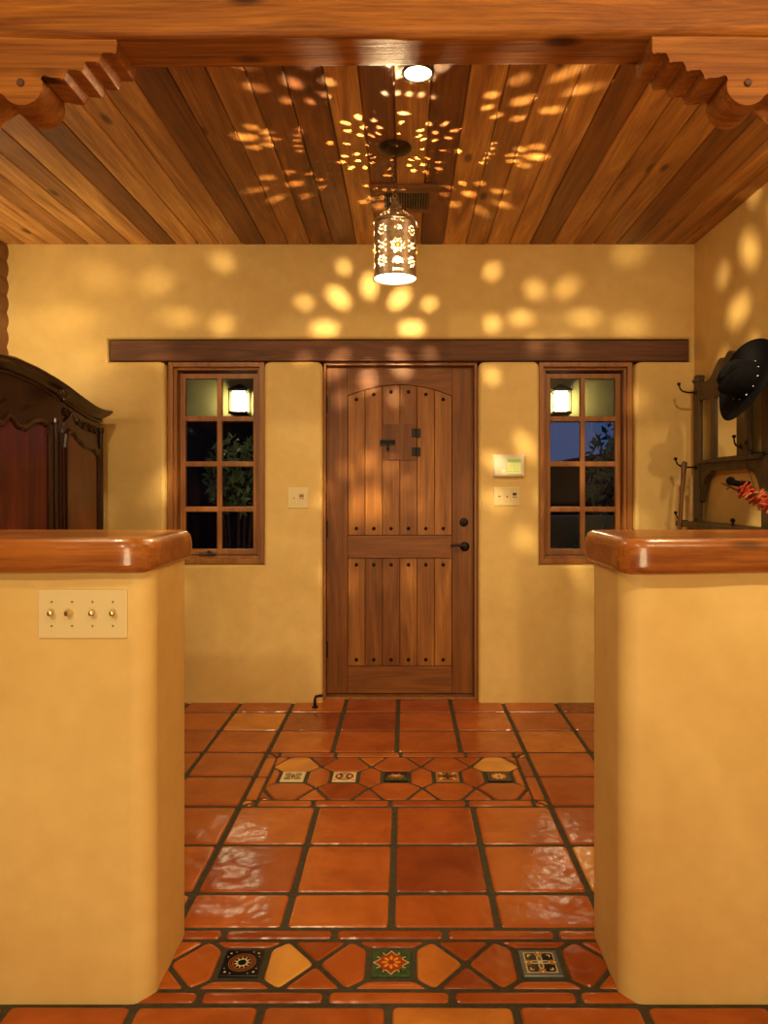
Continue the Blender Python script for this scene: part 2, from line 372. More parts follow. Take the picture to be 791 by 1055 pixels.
for cx, cy, h, k in inlays:
    b = BM(); z = .0006
    base = {-1: 0, 0: 3, 1: 6, 98: 2, 99: 2, 100: 0, 101: 1, 102: 0}.get(k, 3 if k % 2 else 0)
    box(b, cx-h, cx+h, cy-h, cy+h, -.006, z, base, .0015, 1)
    L = lambda q: z+.0003*q
    if k in (-1, -3, 2):
        ring(b, cx, cy, h*.62, h*.55, L(1), 4); ring(b, cx, cy, h*.50, h*.46, L(1), 1); star(b, cx, cy, 11, h*.46, h*.26, L(1), 2); disc(b, cx, cy, h*.22, L(2), 0)
        ring(b, cx, cy, h*.70, h*.67, L(1), 1)
        for sx in (-1, 1):
            for sy in (-1, 1):
                disc(b, cx+sx*h*.72, cy+sy*h*.72, h*.06, L(1), 2, 8); disc(b, cx+sx*h*.82, cy+sy*h*.45, h*.035, L(1), 2, 6); disc(b, cx+sx*h*.45, cy+sy*h*.82, h*.035, L(1), 2, 6)
    elif k in (0, -2, 3, -4):
        star(b, cx, cy, 8, h*.94, h*.66, L(1), 2, 0); star(b, cx, cy, 8, h*.87, h*.61, L(2), 4, 0)
        for q in range(4):
            a = PI/4+q*PI/2
            for dl in (-.20, .20): disc(b, cx+h*.80*math.cos(a+dl), cy+h*.80*math.sin(a+dl), h*.085, L(3), 2, 10)
            disc(b, cx+h*.86*math.cos(a), cy+h*.86*math.sin(a), h*.20, L(3), 3, 10)
        petals(b, cx, cy, 8, h*.34, h*.17, h*.085, L(4), 5, 0); disc(b, cx, cy, h*.07, L(5), 4, 8)
    elif k in (1, -5, 4):
        bmv = [(-.78, -.78), (.78, -.78), (.78, .78), (-.78, .78)]
        b.faces.new([b.verts.new((cx+h*x, cy+h*y, L(1))) for x, y in bmv]).material_index = 2
        b.faces.new([b.verts.new((cx+h*x*.93, cy+h*y*.93, L(2))) for x, y in bmv]).material_index = 0
        for q in range(4):
            a = q*PI/2; disc(b, cx+h*.62*math.cos(a), cy+h*.62*math.sin(a), h*.20, L(3), 1, 12); disc(b, cx+h*.74*math.cos(a), cy+h*.74*math.sin(a), h*.08, L(4), 2, 8)
            a += PI/4; disc(b, cx+h*.70*math.cos(a), cy+h*.70*math.sin(a), h*.12, L(3), 2, 10); disc(b, cx+h*.62*math.cos(a), cy+h*.62*math.sin(a), h*.10, L(4), 0, 10)
            disc(b, cx+h*.95*math.cos(a), cy+h*.95*math.sin(a), h*.06, L(4), 1, 8)
        petals(b, cx, cy, 4, h*.28, h*.24, h*.15, L(5), 2); petals(b, cx, cy, 4, h*.28, h*.18, h*.09, L(6), 6); star(b, cx, cy, 4, h*.2, h*.08, L(7), 2, PI/4)
    elif k == 98:
        for q in range(4):
            a = PI/4+q*PI/2; ring(b, cx+h*.6*math.cos(a), cy+h*.6*math.sin(a), h*.30, h*.18, L(1), 3, 14); disc(b, cx+h*.6*math.cos(a), cy+h*.6*math.sin(a), h*.12, L(1), 4, 8)
        star(b, cx, cy, 4, h*.8, h*.15, L(2), 4); disc(b, cx, cy, h*.16, L(3), 3)
    elif k == 99:
        ring(b, cx, cy, h*.80, h*.60, L(1), 4, 24)
        for q in range(4):
            a = PI/4+q*PI/2; disc(b, cx+h*1.1*math.cos(a), cy+h*1.1*math.sin(a), h*.14, L(1), 5, 10)
        petals(b, cx, cy, 4, h*.38, h*.26, h*.12, L(2), 0, PI/4); petals(b, cx, cy, 4, h*.34, h*.2, h*.1, L(2), 5, 0)
    elif k == 100:
        b.faces.new([b.verts.new((cx+h*x, cy+h*y, L(1))) for x, y in ((-.9, -.85), (.9, -.85), (.9, -.2), (-.9, -.2))]).material_index = 3
        disc(b, cx, cy, h*.5, L(2), 1, 20, 1.5, .7); disc(b, cx, cy+h*.15, h*.3, L(3), 2, 14, 1.5, .5); petals(b, cx, cy, 6, h*.5, h*.3, h*.1, L(4), 4)
    elif k == 101:
        ring(b, cx, cy, h*.85, h*.62, L(1), 4, 20); star(b, cx, cy, 4, h*.7, h*.3, L(2), 0, 0); petals(b, cx, cy, 4, h*.8, h*.2, h*.14, L(3), 2, PI/4); disc(b, cx, cy, h*.2, L(3), 3)
    elif k == 102:
        petals(b, cx, cy, 10, h*.45, h*.24, h*.13, L(1), 5); ring(b, cx, cy, h*.34, h*.18, L(2), 2); disc(b, cx, cy, h*.14, L(3), 4)
    else: ring(b, cx, cy, h*.7, h*.5, L(1), 2)
    lab = {-1: 'black glazed inlay tile with gold starburst', 0: 'green glazed inlay tile with orange eight-petal flower', 1: 'blue-grey glazed inlay tile with cream cross'}.get(k)
    if abs(cx+.05) > .62: b.free(); 
    else:
        o = build('glazed_tile', b, GZ, floor, smooth=False, fix=False)
        if lab: o['label'] = lab

# ------------------------------------------------------------------ SHELL
CZ = 2.76; BW = 4.29; XL = -2.405; XR = 1.742
# back wall: one outline with the lintel slot, two window openings and the door opening
LZ0, LZ1 = 2.056, 2.192; LX0, LX1 = -1.79, 1.718
W1 = (-1.445, -.850); W2 = (.812, 1.388); WZ = .828; DX = (-.497, .444)
out = [(XL, -.02), (DX[0], -.02), (DX[0], LZ0), (W1[1], LZ0), (W1[1], WZ), (W1[0], WZ), (W1[0], LZ0), (LX0, LZ0), (LX0, LZ1), (LX1, LZ1), (LX1, LZ0),
       (W2[1], LZ0), (W2[1], WZ), (W2[0], WZ), (W2[0], LZ0), (DX[1], LZ0), (DX[1], -.02), (XR, -.02), (XR, CZ), (XL, CZ)]
def round_corners(pts, r, idx, n=4):
    res = []
    for i, p in enumerate(pts):
        if i in idx:
            p = Vector(p); a = Vector(pts[i-1])-p; c = Vector(pts[(i+1) % len(pts)])-p
            A = p+a.normalized()*r; C = p+c.normalized()*r
            for k in range(n+1):
                t = k/n; res.append(tuple(A*(1-t)**2+p*2*t*(1-t)+C*t*t))
        else: res.append(tuple(p))
    return res
path = round_corners(out, .044, {2, 3, 6, 11, 14, 15}, 6)
n0 = 1; n1 = len(path)-4+1                      # the cut-out outline runs from the door's left foot to its right foot
cut = [Vector(p) for p in path[1:len(path)-3]]
def offset(pl, o):
    res = []
    for i, p in enumerate(pl):
        a = (p-pl[i-1]).normalized() if i else (pl[1]-p).normalized(); c = (pl[i+1]-p).normalized() if i < len(pl)-1 else a
        na = Vector((-a.y, a.x)); nc = Vector((-c.y, c.x)); m = (na+nc)
        m = m/max(.3, m.dot(m))*2 if m.length > 1e-6 else na
        res.append(p+m*o)
    return res
b = BM(); RB = .024; K = 6; rings = []
for k in range(K+1):
    a = PI/2*k/K; o = RB*(1-math.cos(a)); yy = BW+RB*(1-math.sin(a))
    rings.append([b.verts.new((p.x, yy, p.y if 0 < q < len(cut)-1 else -.02)) for q, p in enumerate(offset(cut, o))])
back = [b.verts.new((p.x, BW+.34, p.y)) for p in cut]
for a, c in zip([back]+rings, rings):
    for q in range(len(a)-1): b.faces.new((a[q], a[q+1], c[q+1], c[q]))
outer = [(XR+.08, -.02), (XR+.08, CZ+.05), (XL, CZ+.05), (XL, -.02)]
fr = rings[-1]+[b.verts.new((x, BW, z)) for x, z in outer]; b.faces.new(fr)
b.faces.new((back+[b.verts.new((x, BW+.34, z)) for x, z in outer])[::-1])
wall_back = struct(build('wall_back', b, 'stucco', ang=50))
b = BM(); box(b, XR, XR+.15, -3.3, BW, -.02, 3.25); struct(build('wall_right', b, 'stucco'))
# left wall of stacked rounded courses
b = BM(); prof = []
zc = 0; hgt = .103
z = -.02
ptsL = [(XL-.2, -.02)]
k = 0
while z < 3.2:
    for t in (0.06, .25, .5, .75, .94):
        ptsL.append((XL+.004+.016*math.sin(PI*t)**.6, z+hgt*t))
    z += hgt; k += 1
ptsL.append((XL-.2, z))
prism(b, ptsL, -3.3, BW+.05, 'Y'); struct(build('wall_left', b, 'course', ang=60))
b = BM(); box(b, XL-.2, XR+.15, -3.45, -3.3, -.02, 3.25); struct(build('wall_rear', b, 'stucco'))
# ceilings
b = BM(); setvr(b); x = XL-.02; kk = 0
while x < XR:
    w = random.choice((.125, .135, .14)); tint = random.choice((.0, .1, .3, .55, .75, .9, 1.0))
    g = .0016; q = .004
    pr = [(x+g, CZ+.03), (x+g, CZ+q), (x+g+q, CZ), (x+w-g-q, CZ), (x+w-g, CZ+q), (x+w-g, CZ+.03)]
    _, _, fs = prism(b, pr, 1.86, BW+.02, 'Y'); paint(b, fs, tint, random.random()); x += w
fs = box(b, XL-.05, XR+.05, 1.86, BW+.02, CZ+.025, CZ+.06); paint(b, fs, 0, .3)
struct(build('ceiling', b, 'plank', smooth=False))
b = BM(); box(b, XL-.1, XR+.1, -3.4, 1.915, 3.2, 3.3); struct(build('ceiling_living_room', b, 'ceil2'))
b = BM(); box(b, XL-.02, XR+.02, 1.785, 1.905, 2.71, 3.21); struct(build('wall_above_beam', b, 'stucco'))

# half walls and caps
def halfwall(nm, x0, x1, end):
    b = BM(); r = .055; y0, y1 = 1.78, 2.10; n = 8
    if end > 0: base = [(x0, y0)] + [(x1-r+r*math.sin(PI/2*k/n), y0+r-r*math.cos(PI/2*k/n)) for k in range(n+1)] + [(x1-r+r*math.cos(PI/2*k/n), y1-r+r*math.sin(PI/2*k/n)) for k in range(n+1)] + [(x0, y1)]
    else: base = [(x1, y0)] + [(x0+r-r*math.sin(PI/2*k/n), y0+r-r*math.cos(PI/2*k/n)) for k in range(n+1)] + [(x0+r-r*math.cos(PI/2*k/n), y1-r+r*math.sin(PI/2*k/n)) for k in range(n+1)] + [(x1, y1)]
    prism(b, base, -.01, 1.09, 'Z'); return struct(build(nm, b, 'stucco_light', ang=40))
halfwall('wall_half_left', XL, -.635, 1); halfwall('wall_half_right', .545, XR, -1)
def cap(x0, x1, end, label):
    """thick live-edge slab: stations along x, rounded section, the free end rounded in plan."""
    b = BM(); y0, y1, z0, z1 = 1.722, 2.135, 1.074, 1.163; rng = random.Random(3 if end > 0 else 5)
    L = x1-x0; n = 40; rings = []
    for i in range(n+1):
        u = i/n; u = 1-(1-u)**1.8                        # dense at the free end
        s = x0+L*u if end > 0 else x1-L*u
        de = (x1-s if end > 0 else s-x0)                 # distance to the free end
        k = min(1, de/.085); shrink = (1-math.sqrt(max(0, 1-(1-k)**2)))*.075
        kz = min(1, de/.035); sz = (1-math.sqrt(max(0, 1-(1-kz)**2)))*.028
        w = .0035*math.sin(s*9+rng.random()*.4)+.002*math.sin(s*23); wb = .004*math.sin(s*7+1)
        ya, yb, za, zb = y0+shrink+w, y1-shrink, z0+sz*.8+wb*.6, z1-sz
        r = min(.024, (zb-za)*.42, (yb-ya)*.3); ring = []
        for cy_, cz_, a0 in ((ya+r, za+r, PI), (yb-r, za+r, 1.5*PI), (yb-r, zb-r, 0), (ya+r*1.3, zb-r, .5*PI)):
            for q in range(5):
                a = a0+PI/2*q/4; ring.append(b.verts.new((s, cy_+r*math.cos(a)*(1.3 if a0 == .5*PI else 1), cz_+r*math.sin(a))))
        rings.append(ring)
    for a, c in zip(rings, rings[1:]):
        for q in range(len(a)): b.faces.new((a[q], a[(q+1) % len(a)], c[(q+1) % len(a)], c[q]))
    b.faces.new(rings[0]); b.faces.new(rings[-1])
    return tag(build('wall_cap', b, 'cap', loc=((x0+x1)/2, 1.93, 1.09), ang=60), label, 'wall cap', 'wooden caps on the half walls')
cap(XL+.02, -.618, 1, 'thick glossy wooden cap on the left half wall above the light switches')
cap(.522, XR-.003, -1, 'thick glossy wooden cap on the right half wall in front of the hall tree')

# beam, corbels, posts
b = BM(); rings = []; rng = random.Random(9)
for i in range(61):
    s = XL+(XR-XL)*i/60; w = .004*math.sin(s*4)+.003*math.sin(s*11+1); zb = 2.412+.004*math.sin(s*3+.5)
    r1 = .022+.008*math.sin(s*3); r2 = .02; ya = 1.772+w; yb = 1.915; zt = 2.73; ring = []
    for q in range(6): a = PI+PI/2*q/5; ring.append(b.verts.new((s, ya+r1+r1*math.cos(a), zb+r1+r1*math.sin(a))))
    for q in range(6): a = 1.5*PI+PI/2*q/5; ring.append(b.verts.new((s, yb-r2+r2*math.cos(a), zb+r2+r2*math.sin(a))))
    ring += [b.verts.new((s, yb, zt)), b.verts.new((s, ya, zt))]; rings.append(ring)
for a, c in zip(rings, rings[1:]):
    for q in range(len(a)): b.faces.new((a[q], a[(q+1) % len(a)], c[(q+1) % len(a)], c[q]))
b.faces.new(rings[0]); b.faces.new(rings[-1]); struct(build('ceiling_beam', b, 'beam', ang=50))
def corbel(xt, sg, label):
    """profile measured from the tip at xt, running outwards (sg=-1 to the left)."""
    z = lambda py: HZ+(505-py)/412.0
    pr = [(0, 2.416), (.001, z(52.5)), (.004, z(54.5)), (.010, z(55)), (.036, z(52.5)), (.040, z(54)), (.042, z(61.5)), (.045, z(64)), (.052, z(64.5)), (.078, z(61.5)), (.082, z(63)),
          (.084, z(70)), (.088, z(72.5)), (.095, z(73)), (.122, z(70)), (.126, z(71)), (.129, z(78)), (.133, z(80.5)), (.140, z(81)), (.166, z(78)), (.183, z(78))]
    cx, cz, r = .240, z(86.5), .052
    for k in range(13):
        a = math.radians(28)-math.radians(185)*k/12; pr.append((cx-r*math.cos(a)*1.02, cz+r*math.sin(a)))
    pr += [(.305, 2.292), (.32, 2.285), (.345, 2.265), (.375, 2.235), (.40, 2.19), (.42, 2.13), (.425, 2.10), (.62, 2.10), (.62, 2.416)]
    b = BM(); A, B_, fs = prism(b, [(xt+sg*x, zz) for x, zz in pr], 1.784, 1.908, 'Y')
    es = [e for e in b.edges if (all(abs(v.co.y-1.784) < 1e-5 for v in e.verts) or all(abs(v.co.y-1.908) < 1e-5 for v in e.verts)) and not all(v.co.z > 2.41 for v in e.verts)]
    bmesh.ops.bevel(b, geom=es, offset=.0028, segments=2, profile=.5, affect='EDGES')
    t = empty('corbel', (xt+sg*.31, 1.846, 2.10), label, 'corbel', 'carved corbels under the beam')
    build('carved_bracket', b, 'beam', t, ang=28)
    p = BM(); lathe(p, [(.0095, 0), (.0095, .004), (.008, .006)], (xt+sg*cx, 1.784, cz+.004), 14, mat=Matrix.Rotation(PI/2, 4, 'X')); build('wood_plug', p, 'lintel', t)
    return t
corbel(-.721, -1, 'stepped and scrolled wooden corbel at left end of the beam')
corbel(.618, 1, 'stepped and scrolled wooden corbel at right end of the beam')
for x in (-1.245, 1.142):
    b = BM(); lathe(b, [(.085, 1.155), (.088, 1.5), (.084, 1.9), (.082, 2.105)], (x, 1.85+.075, 0), 28); struct(build('pillar', b, 'beam'))

# lintel
b = BM(); nx = 60
box(b, -1.782, 1.714, BW+.014, BW+.30, 2.062, 2.186, 0, .006, 2)
for v in b.verts: v.co.z += .0015*math.sin(v.co.x*7)
struct(build('lintel', b, 'lintel'))

# ------------------------------------------------------------------ WINDOWS
def window(nm, ox0, ox1, sgn, handle_x):
    oz0, oz1 = WZ+.004, 2.060; y = BW+.085
    root = empty(nm, ((ox0+ox1)/2, y, oz0)); struct(root)
    b = BM(); fw = .048
    def frame(x0, x1, z0, z1, w, ya, yb, bev=.004, wt=None):
        wt = wt or w
        box(b, x0, x0+w, ya, yb, z0, z1, 0, bev); box(b, x1-w, x1, ya, yb, z0, z1, 0, bev)
        box(b, x0+w-.001, x1-w+.001, ya, yb, z1-wt, z1, 0, bev); box(b, x0+w-.001, x1-w+.001, ya, yb, z0, z0+w, 0, bev)
    frame(ox0, ox1, oz0, oz1, .030, y-.045, y+.11); frame(ox0+.012, ox1-.012, oz0+.012, oz1-.012, .034, y-.018, y+.11)
    build('window_frame', b, 'trim', root)
    b = BM(); sx0, sx1, sz0, sz1 = ox0+.050, ox1-.050, oz0+.050, oz1-.058
    y2 = y+.03
    frame(sx0, sx1, sz0, sz1, .034, y2, y2+.035); 
    mx = (sx0+sx1)/2; box(b, mx-.0155, mx+.0155, y2+.002, y2+.033, sz0+.02, sz1-.02, 0, .005)
    for k in (1, 2, 3):
        zz = sz0+(sz1-sz0)*k/4; box(b, sx0+.02, sx1-.02, y2+.003, y2+.032, zz-.0165, zz+.0165, 0, .005)
    sash = build('sash', b, 'trim', root)
    b = BM(); box(b, sx0+.02, sx1-.02, y2+.016, y2+.020, sz0+.02, sz1-.02); build('glass', b, 'glass', sash)
    b = BM(); hx = handle_x; box(b, hx-.006, hx+.006, y-.006, y+.012, 1.02, 1.13, 0, .003); tube(b, [(hx, y, 1.01), (hx, y-.02, .985), (hx, y-.018, .955)], .006, 8); build('window_latch', b, 'steel', root)
    b = BM(); cx = (ox0+ox1)/2-.06 if sgn < 0 else (ox0+ox1)/2+.1; box(b, cx-.05, cx+.05, y-.03, y+.02, oz0+.045, oz0+.068, 0, .006); tube(b, [(cx, y-.02, oz0+.07), (cx+.03, y-.05, oz0+.075), (cx+.06, y-.05, oz0+.06)], .006, 8); build('window_crank', b, 'dark', root)
    return root
window('window_1', W1[0]+.004, W1[1]-.004, -1, W1[1]-.018); window('window_2', W2[0]+.004, W2[1]-.004, 1, W2[0]+.018)

# ------------------------------------------------------------------ DOOR
DY = 4.41
door = empty('door_1', (-.03, DY, 0)); struct(door)
S = F/DY
def dx(px): return (px-417)/S
def dz(py): return HZ+(505-py)/S
b = BM(); j0, j1 = DX[0]+.001, DX[1]-.001
def jamb(x0, x1, z0, z1): box(b, x0, x1, DY-.055, DY+.10, z0, z1, 0, .003)
jamb(j0, j0+.012, 0, 2.06); jamb(j1-.018, j1, 0, 2.06); jamb(j0+.011, j1-.017, 2.044, 2.062)
build('door_frame', b, 'trim', door)
b = BM(); box(b, j0+.012, j1-.018, DY-.06, DY+.10, 0, .014, 0, .003); build('threshold', b, 'trim', door)
sx0, sx1 = j0+.014, j1-.020; sz0, sz1 = .022, 2.040; px0, px1 = dx(358), dx(465.5)
plx = [px0+(px1-px0)*k/6 for k in range(7)]
zs, zp = dz(408), dz(396.3)        # spring and peak of the arch
def arch(x):
    u = (x-(px0+px1)/2)/((px1-px0)/2); return zp-(zp-zs)*u*u
b = BM(); setvr(b); y0 = DY; TH = .05
for x0_, x1_, t in ((sx0, px0-.0012, .12), (px1+.0012, sx1, .22)):
    fs = box(b, x0_, x1_, y0, y0+TH, sz0, sz1, 0, .002); paint(b, b.faces, 0, 0)
slab = b
def pf(fs, t, g): paint(b, fs, t, g)
l = setvr(b)
for f in b.faces:
    for lp in f.loops: lp[l] = (.15 if f.calc_center_median().x < 0 else .25, .1 if f.calc_center_median().x < 0 else .6, 0, 1)
dslab = build('stile_frame', b, 'door', door)
b = BM(); n = 24
top = [(px0+(px1-px0)*k/n, arch(px0+(px1-px0)*k/n)+.0015) for k in range(n+1)]
prism(b, top+[(px1, sz1), (px0, sz1)], y0+.0005, y0+TH-.001, 'Y')
box(b, px0, px1, y0-.001, y0+TH-.001, dz(575)+.0005, dz(551.6), 0, .003); box(b, px0, px1, y0-.001, y0+TH-.001, sz0, dz(686.6), 0, .003)
build('rail', b, 'doorh', door)
b = BM(); setvr(b); ctop = [.75, .9, .6, .35, .95, .85]; cbot = [.7, .15, .1, .55, .6, .75]
for k in range(6):
    x0_, x1_ = plx[k]+.0014, plx[k+1]-.0014; yy = y0+.008
    a = [(x0_+(x1_-x0_)*q/4, arch(x0_+(x1_-x0_)*q/4)-.001) for q in range(5)]
    for poly, t in (([(x0_, dz(551.6)+.002)]+[(x1_, dz(551.6)+.002)]+a[::-1], ctop[k]), ([(x0_, dz(686.6)+.002), (x1_, dz(686.6)+.002), (x1_, dz(575)-.002), (x0_, dz(575)-.002)], cbot[k])):
        _, _, fs = prism(b, poly, yy, yy+.03, 'Y'); paint(b, fs, t, .17*k+t)
fs = box(b, px0, px1, y0+.03, y0+TH-.002, sz0, sz1-.02); paint(b, fs, 0, 0)
es = [e for e in b.edges if all(abs(v.co.y-(y0+.008)) < 1e-4 for v in e.verts)]
r = bmesh.ops.bevel(b, geom=es, offset=.0022, segments=1, affect='EDGES')
build('plank_panel', b, 'door', door, ang=25)
# studs
def stud_bm(c):
    q = BM(); lathe(q, [(.0115, 0), (.0112, .002), (.009, .006), (.005, .0085), (.001, .0095)], c, 16, mat=Matrix.Rotation(PI/2, 4, 'X')); return q
first = None; c0 = None
for k in range(6):
    cx = (plx[k]+plx[k+1])/2
    for zz in (arch(cx)-.042, dz(544.6), dz(582), dz(680)):
        if first is None: c0 = Vector((cx, y0+.009, zz)); first = build('stud', stud_bm(c0), 'iron', door)
        else:
            o = first.copy(); COL.objects.link(o); o.parent = door; o.location = Vector((cx, y0+.009, zz))-c0
# speakeasy door
b = BM(); setvr(b); fs = box(b, dx(395.8), dx(428.5), y0-.001, y0+.01, dz(474), dz(437.3), 0, .0015); paint(b, b.faces, .05, .37)
spk = build('peephole_door', b, 'door', door); spk['label'] = 'small square viewing hatch set in the door planks'
for zz in (dz(446), dz(465.5)):
    b = BM(); box(b, dx(424), dx(433), y0-.005, y0+.002, zz-.027, zz+.027, 0, .002); tube(b, [(dx(428.6), y0-.006, zz-.025), (dx(428.6), y0-.006, zz+.025)], .004, 8); build('hinge', b, 'iron', spk)
b = BM(); box(b, dx(391.5), dx(407), y0-.006, y0+.004, dz(459), dz(453), 0, .002); tube(b, [(dx(392), y0-.011, dz(455.5)), (dx(407), y0-.011, dz(455.5))], .006, 8); tube(b, [(dx(399.5), y0-.012, dz(457)), (dx(399.5), y0-.018, dz(462))], .005, 8); sphere(b, (dx(399.5), y0-.018, dz(463)), .008); build('slide_bolt', b, 'iron', spk)
b = BM(); lathe(b, [(.027, 0), (.027, .004), (.022, .010), (.012, .012), (.011, .022)], (dx(477.7), y0, dz(538)), 24, mat=Matrix.Rotation(PI/2, 4, 'X')); box(b, dx(477.7)-.004, dx(477.7)+.004, y0-.034, y0-.018, dz(538)-.015, dz(538)+.015, 0, .003); build('deadbolt', b, 'iron', door)
b = BM(); hx, hz = dx(478.6), dz(563)
lathe(b, [(.029, 0), (.029, .004), (.023, .010), (.011, .013), (.011, .04)], (hx, y0, hz), 24, mat=Matrix.Rotation(PI/2, 4, 'X'))
tube(b, [(hx+.005, y0-.042, hz+.004), (hx-.025, y0-.046, hz+.010), (hx-.06, y0-.045, hz+.012), (hx-.085, y0-.043, hz+.006), (hx-.09, y0-.043, hz+.001)], [.010, .0085, .007, .007, .005], 10); build('door_handle', b, 'iron', door)
for zz in (dz(417), dz(545), dz(669)):
    b = BM(); tube(b, [(sx0-.004, y0-.007, zz-.052), (sx0-.004, y0-.007, zz+.052)], .0075, 10); box(b, sx0-.012, sx0+.006, y0-.004, y0+.003, zz-.05, zz+.05, 0, .001); build('hinge', b, 'iron', door)
# floor door stop
b = BM(); q = P(325, 728, 4.22); x, y = -.53, 4.20
lathe(b, [(.02, 0), (.02, .004), (.010, .008), (.008, .05)], (x, y, 0), 14); tube(b, [(x, y, .045), (x+.004, y+.0, .062), (x+.035, y+.01, .066)], .009, 8); lathe(b, [(.012, 0), (.012, .012)], (x+.034, y+.008, .060), 12)
tag(build('door_stop', b, 'iron', loc=(x, y, 0)), 'small black iron door stop on the floor by the left jamb', 'door stop')

# ------------------------------------------------------------------ plates
def plate(name, x0, x1, z0, z1, yf, label, cat, extras, mat='plate'):
    root = empty(name, ((x0+x1)/2, yf, z0), label, cat)
    b = BM(); box(b, x0, x1, yf-.007, yf+.002, z0, z1, 0, .003); build('cover_plate', b, mat, root)
    extras(root, x0, x1, z0, z1, yf-.007); return root
def four(root, x0, x1, z0, z1, y):
    w = (x1-x0); zc = (z0+z1)/2
    for k in range(4):
        cx = x0+w*(.155+.23*k)*1.0
        b = BM(); box(b, cx-.0055, cx+.0055, y-.0012, y+.001, zc-.013, zc+.012, 0, .0006); build('switch_slot', b, 'plate', root)
        b = BM(); lathe(b, [(.0045, 0), (.0055, .010), (.0075, .018), (.0065, .022), (.003, .024)], (cx, y, zc+.004), 12, mat=Matrix.Rotation(PI/2, 4, 'X') @ Matrix.Rotation(.25*(1 if k != 1 else -1), 4, 'Y')); build('toggle', b, 'brass', root)
        for dzz in (-.030, .030): b = BM(); lathe(b, [(.0028, 0), (.0026, .0012)], (cx, y, zc+dzz), 10, mat=Matrix.Rotation(PI/2, 4, 'X')); build('screw', b, 'slot', root)
plate('light_switch', -.913, -.692, .911, 1.033, 1.78, 'four-gang ivory light switch plate with brass toggles on the left half wall', 'light switch', four)
def wx(px): return (px-417)*BW/F
def wz(py): return HZ+(505-py)*BW/F
def two_l(root, x0, x1, z0, z1, y):
    b = BM(); cx = x0+.32*(x1-x0); zc = (z0+z1)/2; box(b, cx-.015, cx+.015, y-.002, y, zc-.033, zc+.033, 0, .001); build('rocker', b, 'plate', root)
    b = BM(); lathe(b, [(.006, 0), (.005, .006)], (cx, y-.001, zc), 10, mat=Matrix.Rotation(PI/2, 4, 'X')); build('toggle', b, 'brass', root)
    b = BM(); cx = x0+.68*(x1-x0); box(b, cx-.013, cx+.013, y-.003, y, zc+.004, zc+.022, 0, .001); box(b, cx-.012, cx-.003, y-.002, y, zc-.007, zc-.001); box(b, cx+.003, cx+.012, y-.002, y, zc-.007, zc-.001); build('dimmer_keys', b, 'slot', root)
    b = BM(); box(b, cx-.016, cx+.016, y-.0015, y, zc-.034, zc-.010, 0, .0005); build('dimmer_pad', b, 'plate', root)
plate('light_switch', wx(296.5), wx(317.5), wz(523.5), wz(502.5), BW, 'ivory two-gang switch plate with brown buttons left of the door', 'light switch', two_l)
def three_r(root, x0, x1, z0, z1, y):
    zc = (z0+z1)/2
    for u in (.2, .5):
        cx = x0+(u)*(x1-x0)
        b = BM(); box(b, cx-.015, cx+.015, y-.002, y, zc-.033, zc+.033, 0, .001); build('rocker', b, 'plate', root)
        b = BM(); lathe(b, [(.006, 0), (.005, .006)], (cx, y-.001, zc), 10, mat=Matrix.Rotation(PI/2, 4, 'X')); build('toggle', b, 'brass', root)
    b = BM(); cx = x0+.79*(x1-x0); box(b, cx-.012, cx+.012, y-.003, y, zc+.006, zc+.022, 0, .001); box(b, cx-.012, cx-.003, y-.002, y, zc-.007, zc-.001); box(b, cx+.003, cx+.012, y-.002, y, zc-.007, zc-.001); build('dimmer_keys', b, 'dark', root)
plate('light_switch', wx(508.5), wx(535.5), wz(521), wz(502), BW, 'ivory three-gang switch plate below the alarm keypad', 'light switch', three_r)
kx0, kx1, kz0, kz1 = wx(508), wx(539.5), wz(491), wz(468.5)
kp = empty('alarm_keypad', ((kx0+kx1)/2, BW, kz0), 'white alarm keypad with green display on the wall right of the door', 'alarm keypad')
b = BM(); box(b, kx0, kx1, BW-.028, BW+.002, kz0, kz1, 0, .006, 3); box(b, kx0+.01, kx1-.01, BW-.031, BW-.02, kz0+.006, kz0+.02, 0, .003); build('housing', b, 'white', kp)
w = kx1-kx0; h = kz1-kz0; yk = BW-.028
b = BM(); box(b, kx0+w*.44, kx0+w*.88, yk-.001, yk+.002, kz0+h*.66, kz0+h*.79); build('display', b, 'lcd', kp)
for r_ in range(4):
    for c_ in range(4 if r_ < 4 else 3):
        b = BM(); cx = kx0+w*(.49+.113*c_); cz = kz0+h*(.16+.13*r_); box(b, cx-w*.045, cx+w*.045, yk-.003, yk+.001, cz-h*.05, cz+h*.05, 0, .001, 1); build('key', b, 'key', kp)
b = BM(); box(b, kx0+w*.24, kx0+w*.36, yk-.002, yk+.001, kz0+h*.2, kz0+h*.30, 0, .001, 1); build('status_lamp', b, 'key', kp)

# ------------------------------------------------------------------ CEILING VENT
vt = empty('ceiling_vent', (-.005, 3.60, CZ), 'square brown ceiling vent in wooden surround behind the hanging lantern', 'vent')
b = BM(); x0, x1, y0v, y1v = -.172, .166, 3.44, 3.775; gx0, gx1, gy0, gy1 = -.104, .121, 3.52, 3.73
for a in ((x0, gx0, y0v, y1v), (gx1, x1, y0v, y1v), (gx0, gx1, y0v, gy0), (gx0, gx1, gy1, y1v)): box(b, *a, CZ-.012, CZ+.001, 0, .002)
build('surround', b, wood('vent_wood', (.16, .055, .015), (.34, .13, .04), 'X', .5), vt)
b = BM(); box(b, gx0, gx1, gy0, gy1, CZ-.0015, CZ+.001); build('duct_shade_sheet', b, 'darkbox', vt)  # near-black sheet under the ceiling, the duct's inner shade put into its colour
for k in range(17):
    b = BM(); cx = gx0+(gx1-gx0)*(k+.5)/17; box(b, cx-.0022, cx+.0022, gy0, gy1, CZ-.010, CZ-.002); build('slat', b, 'vent', vt)

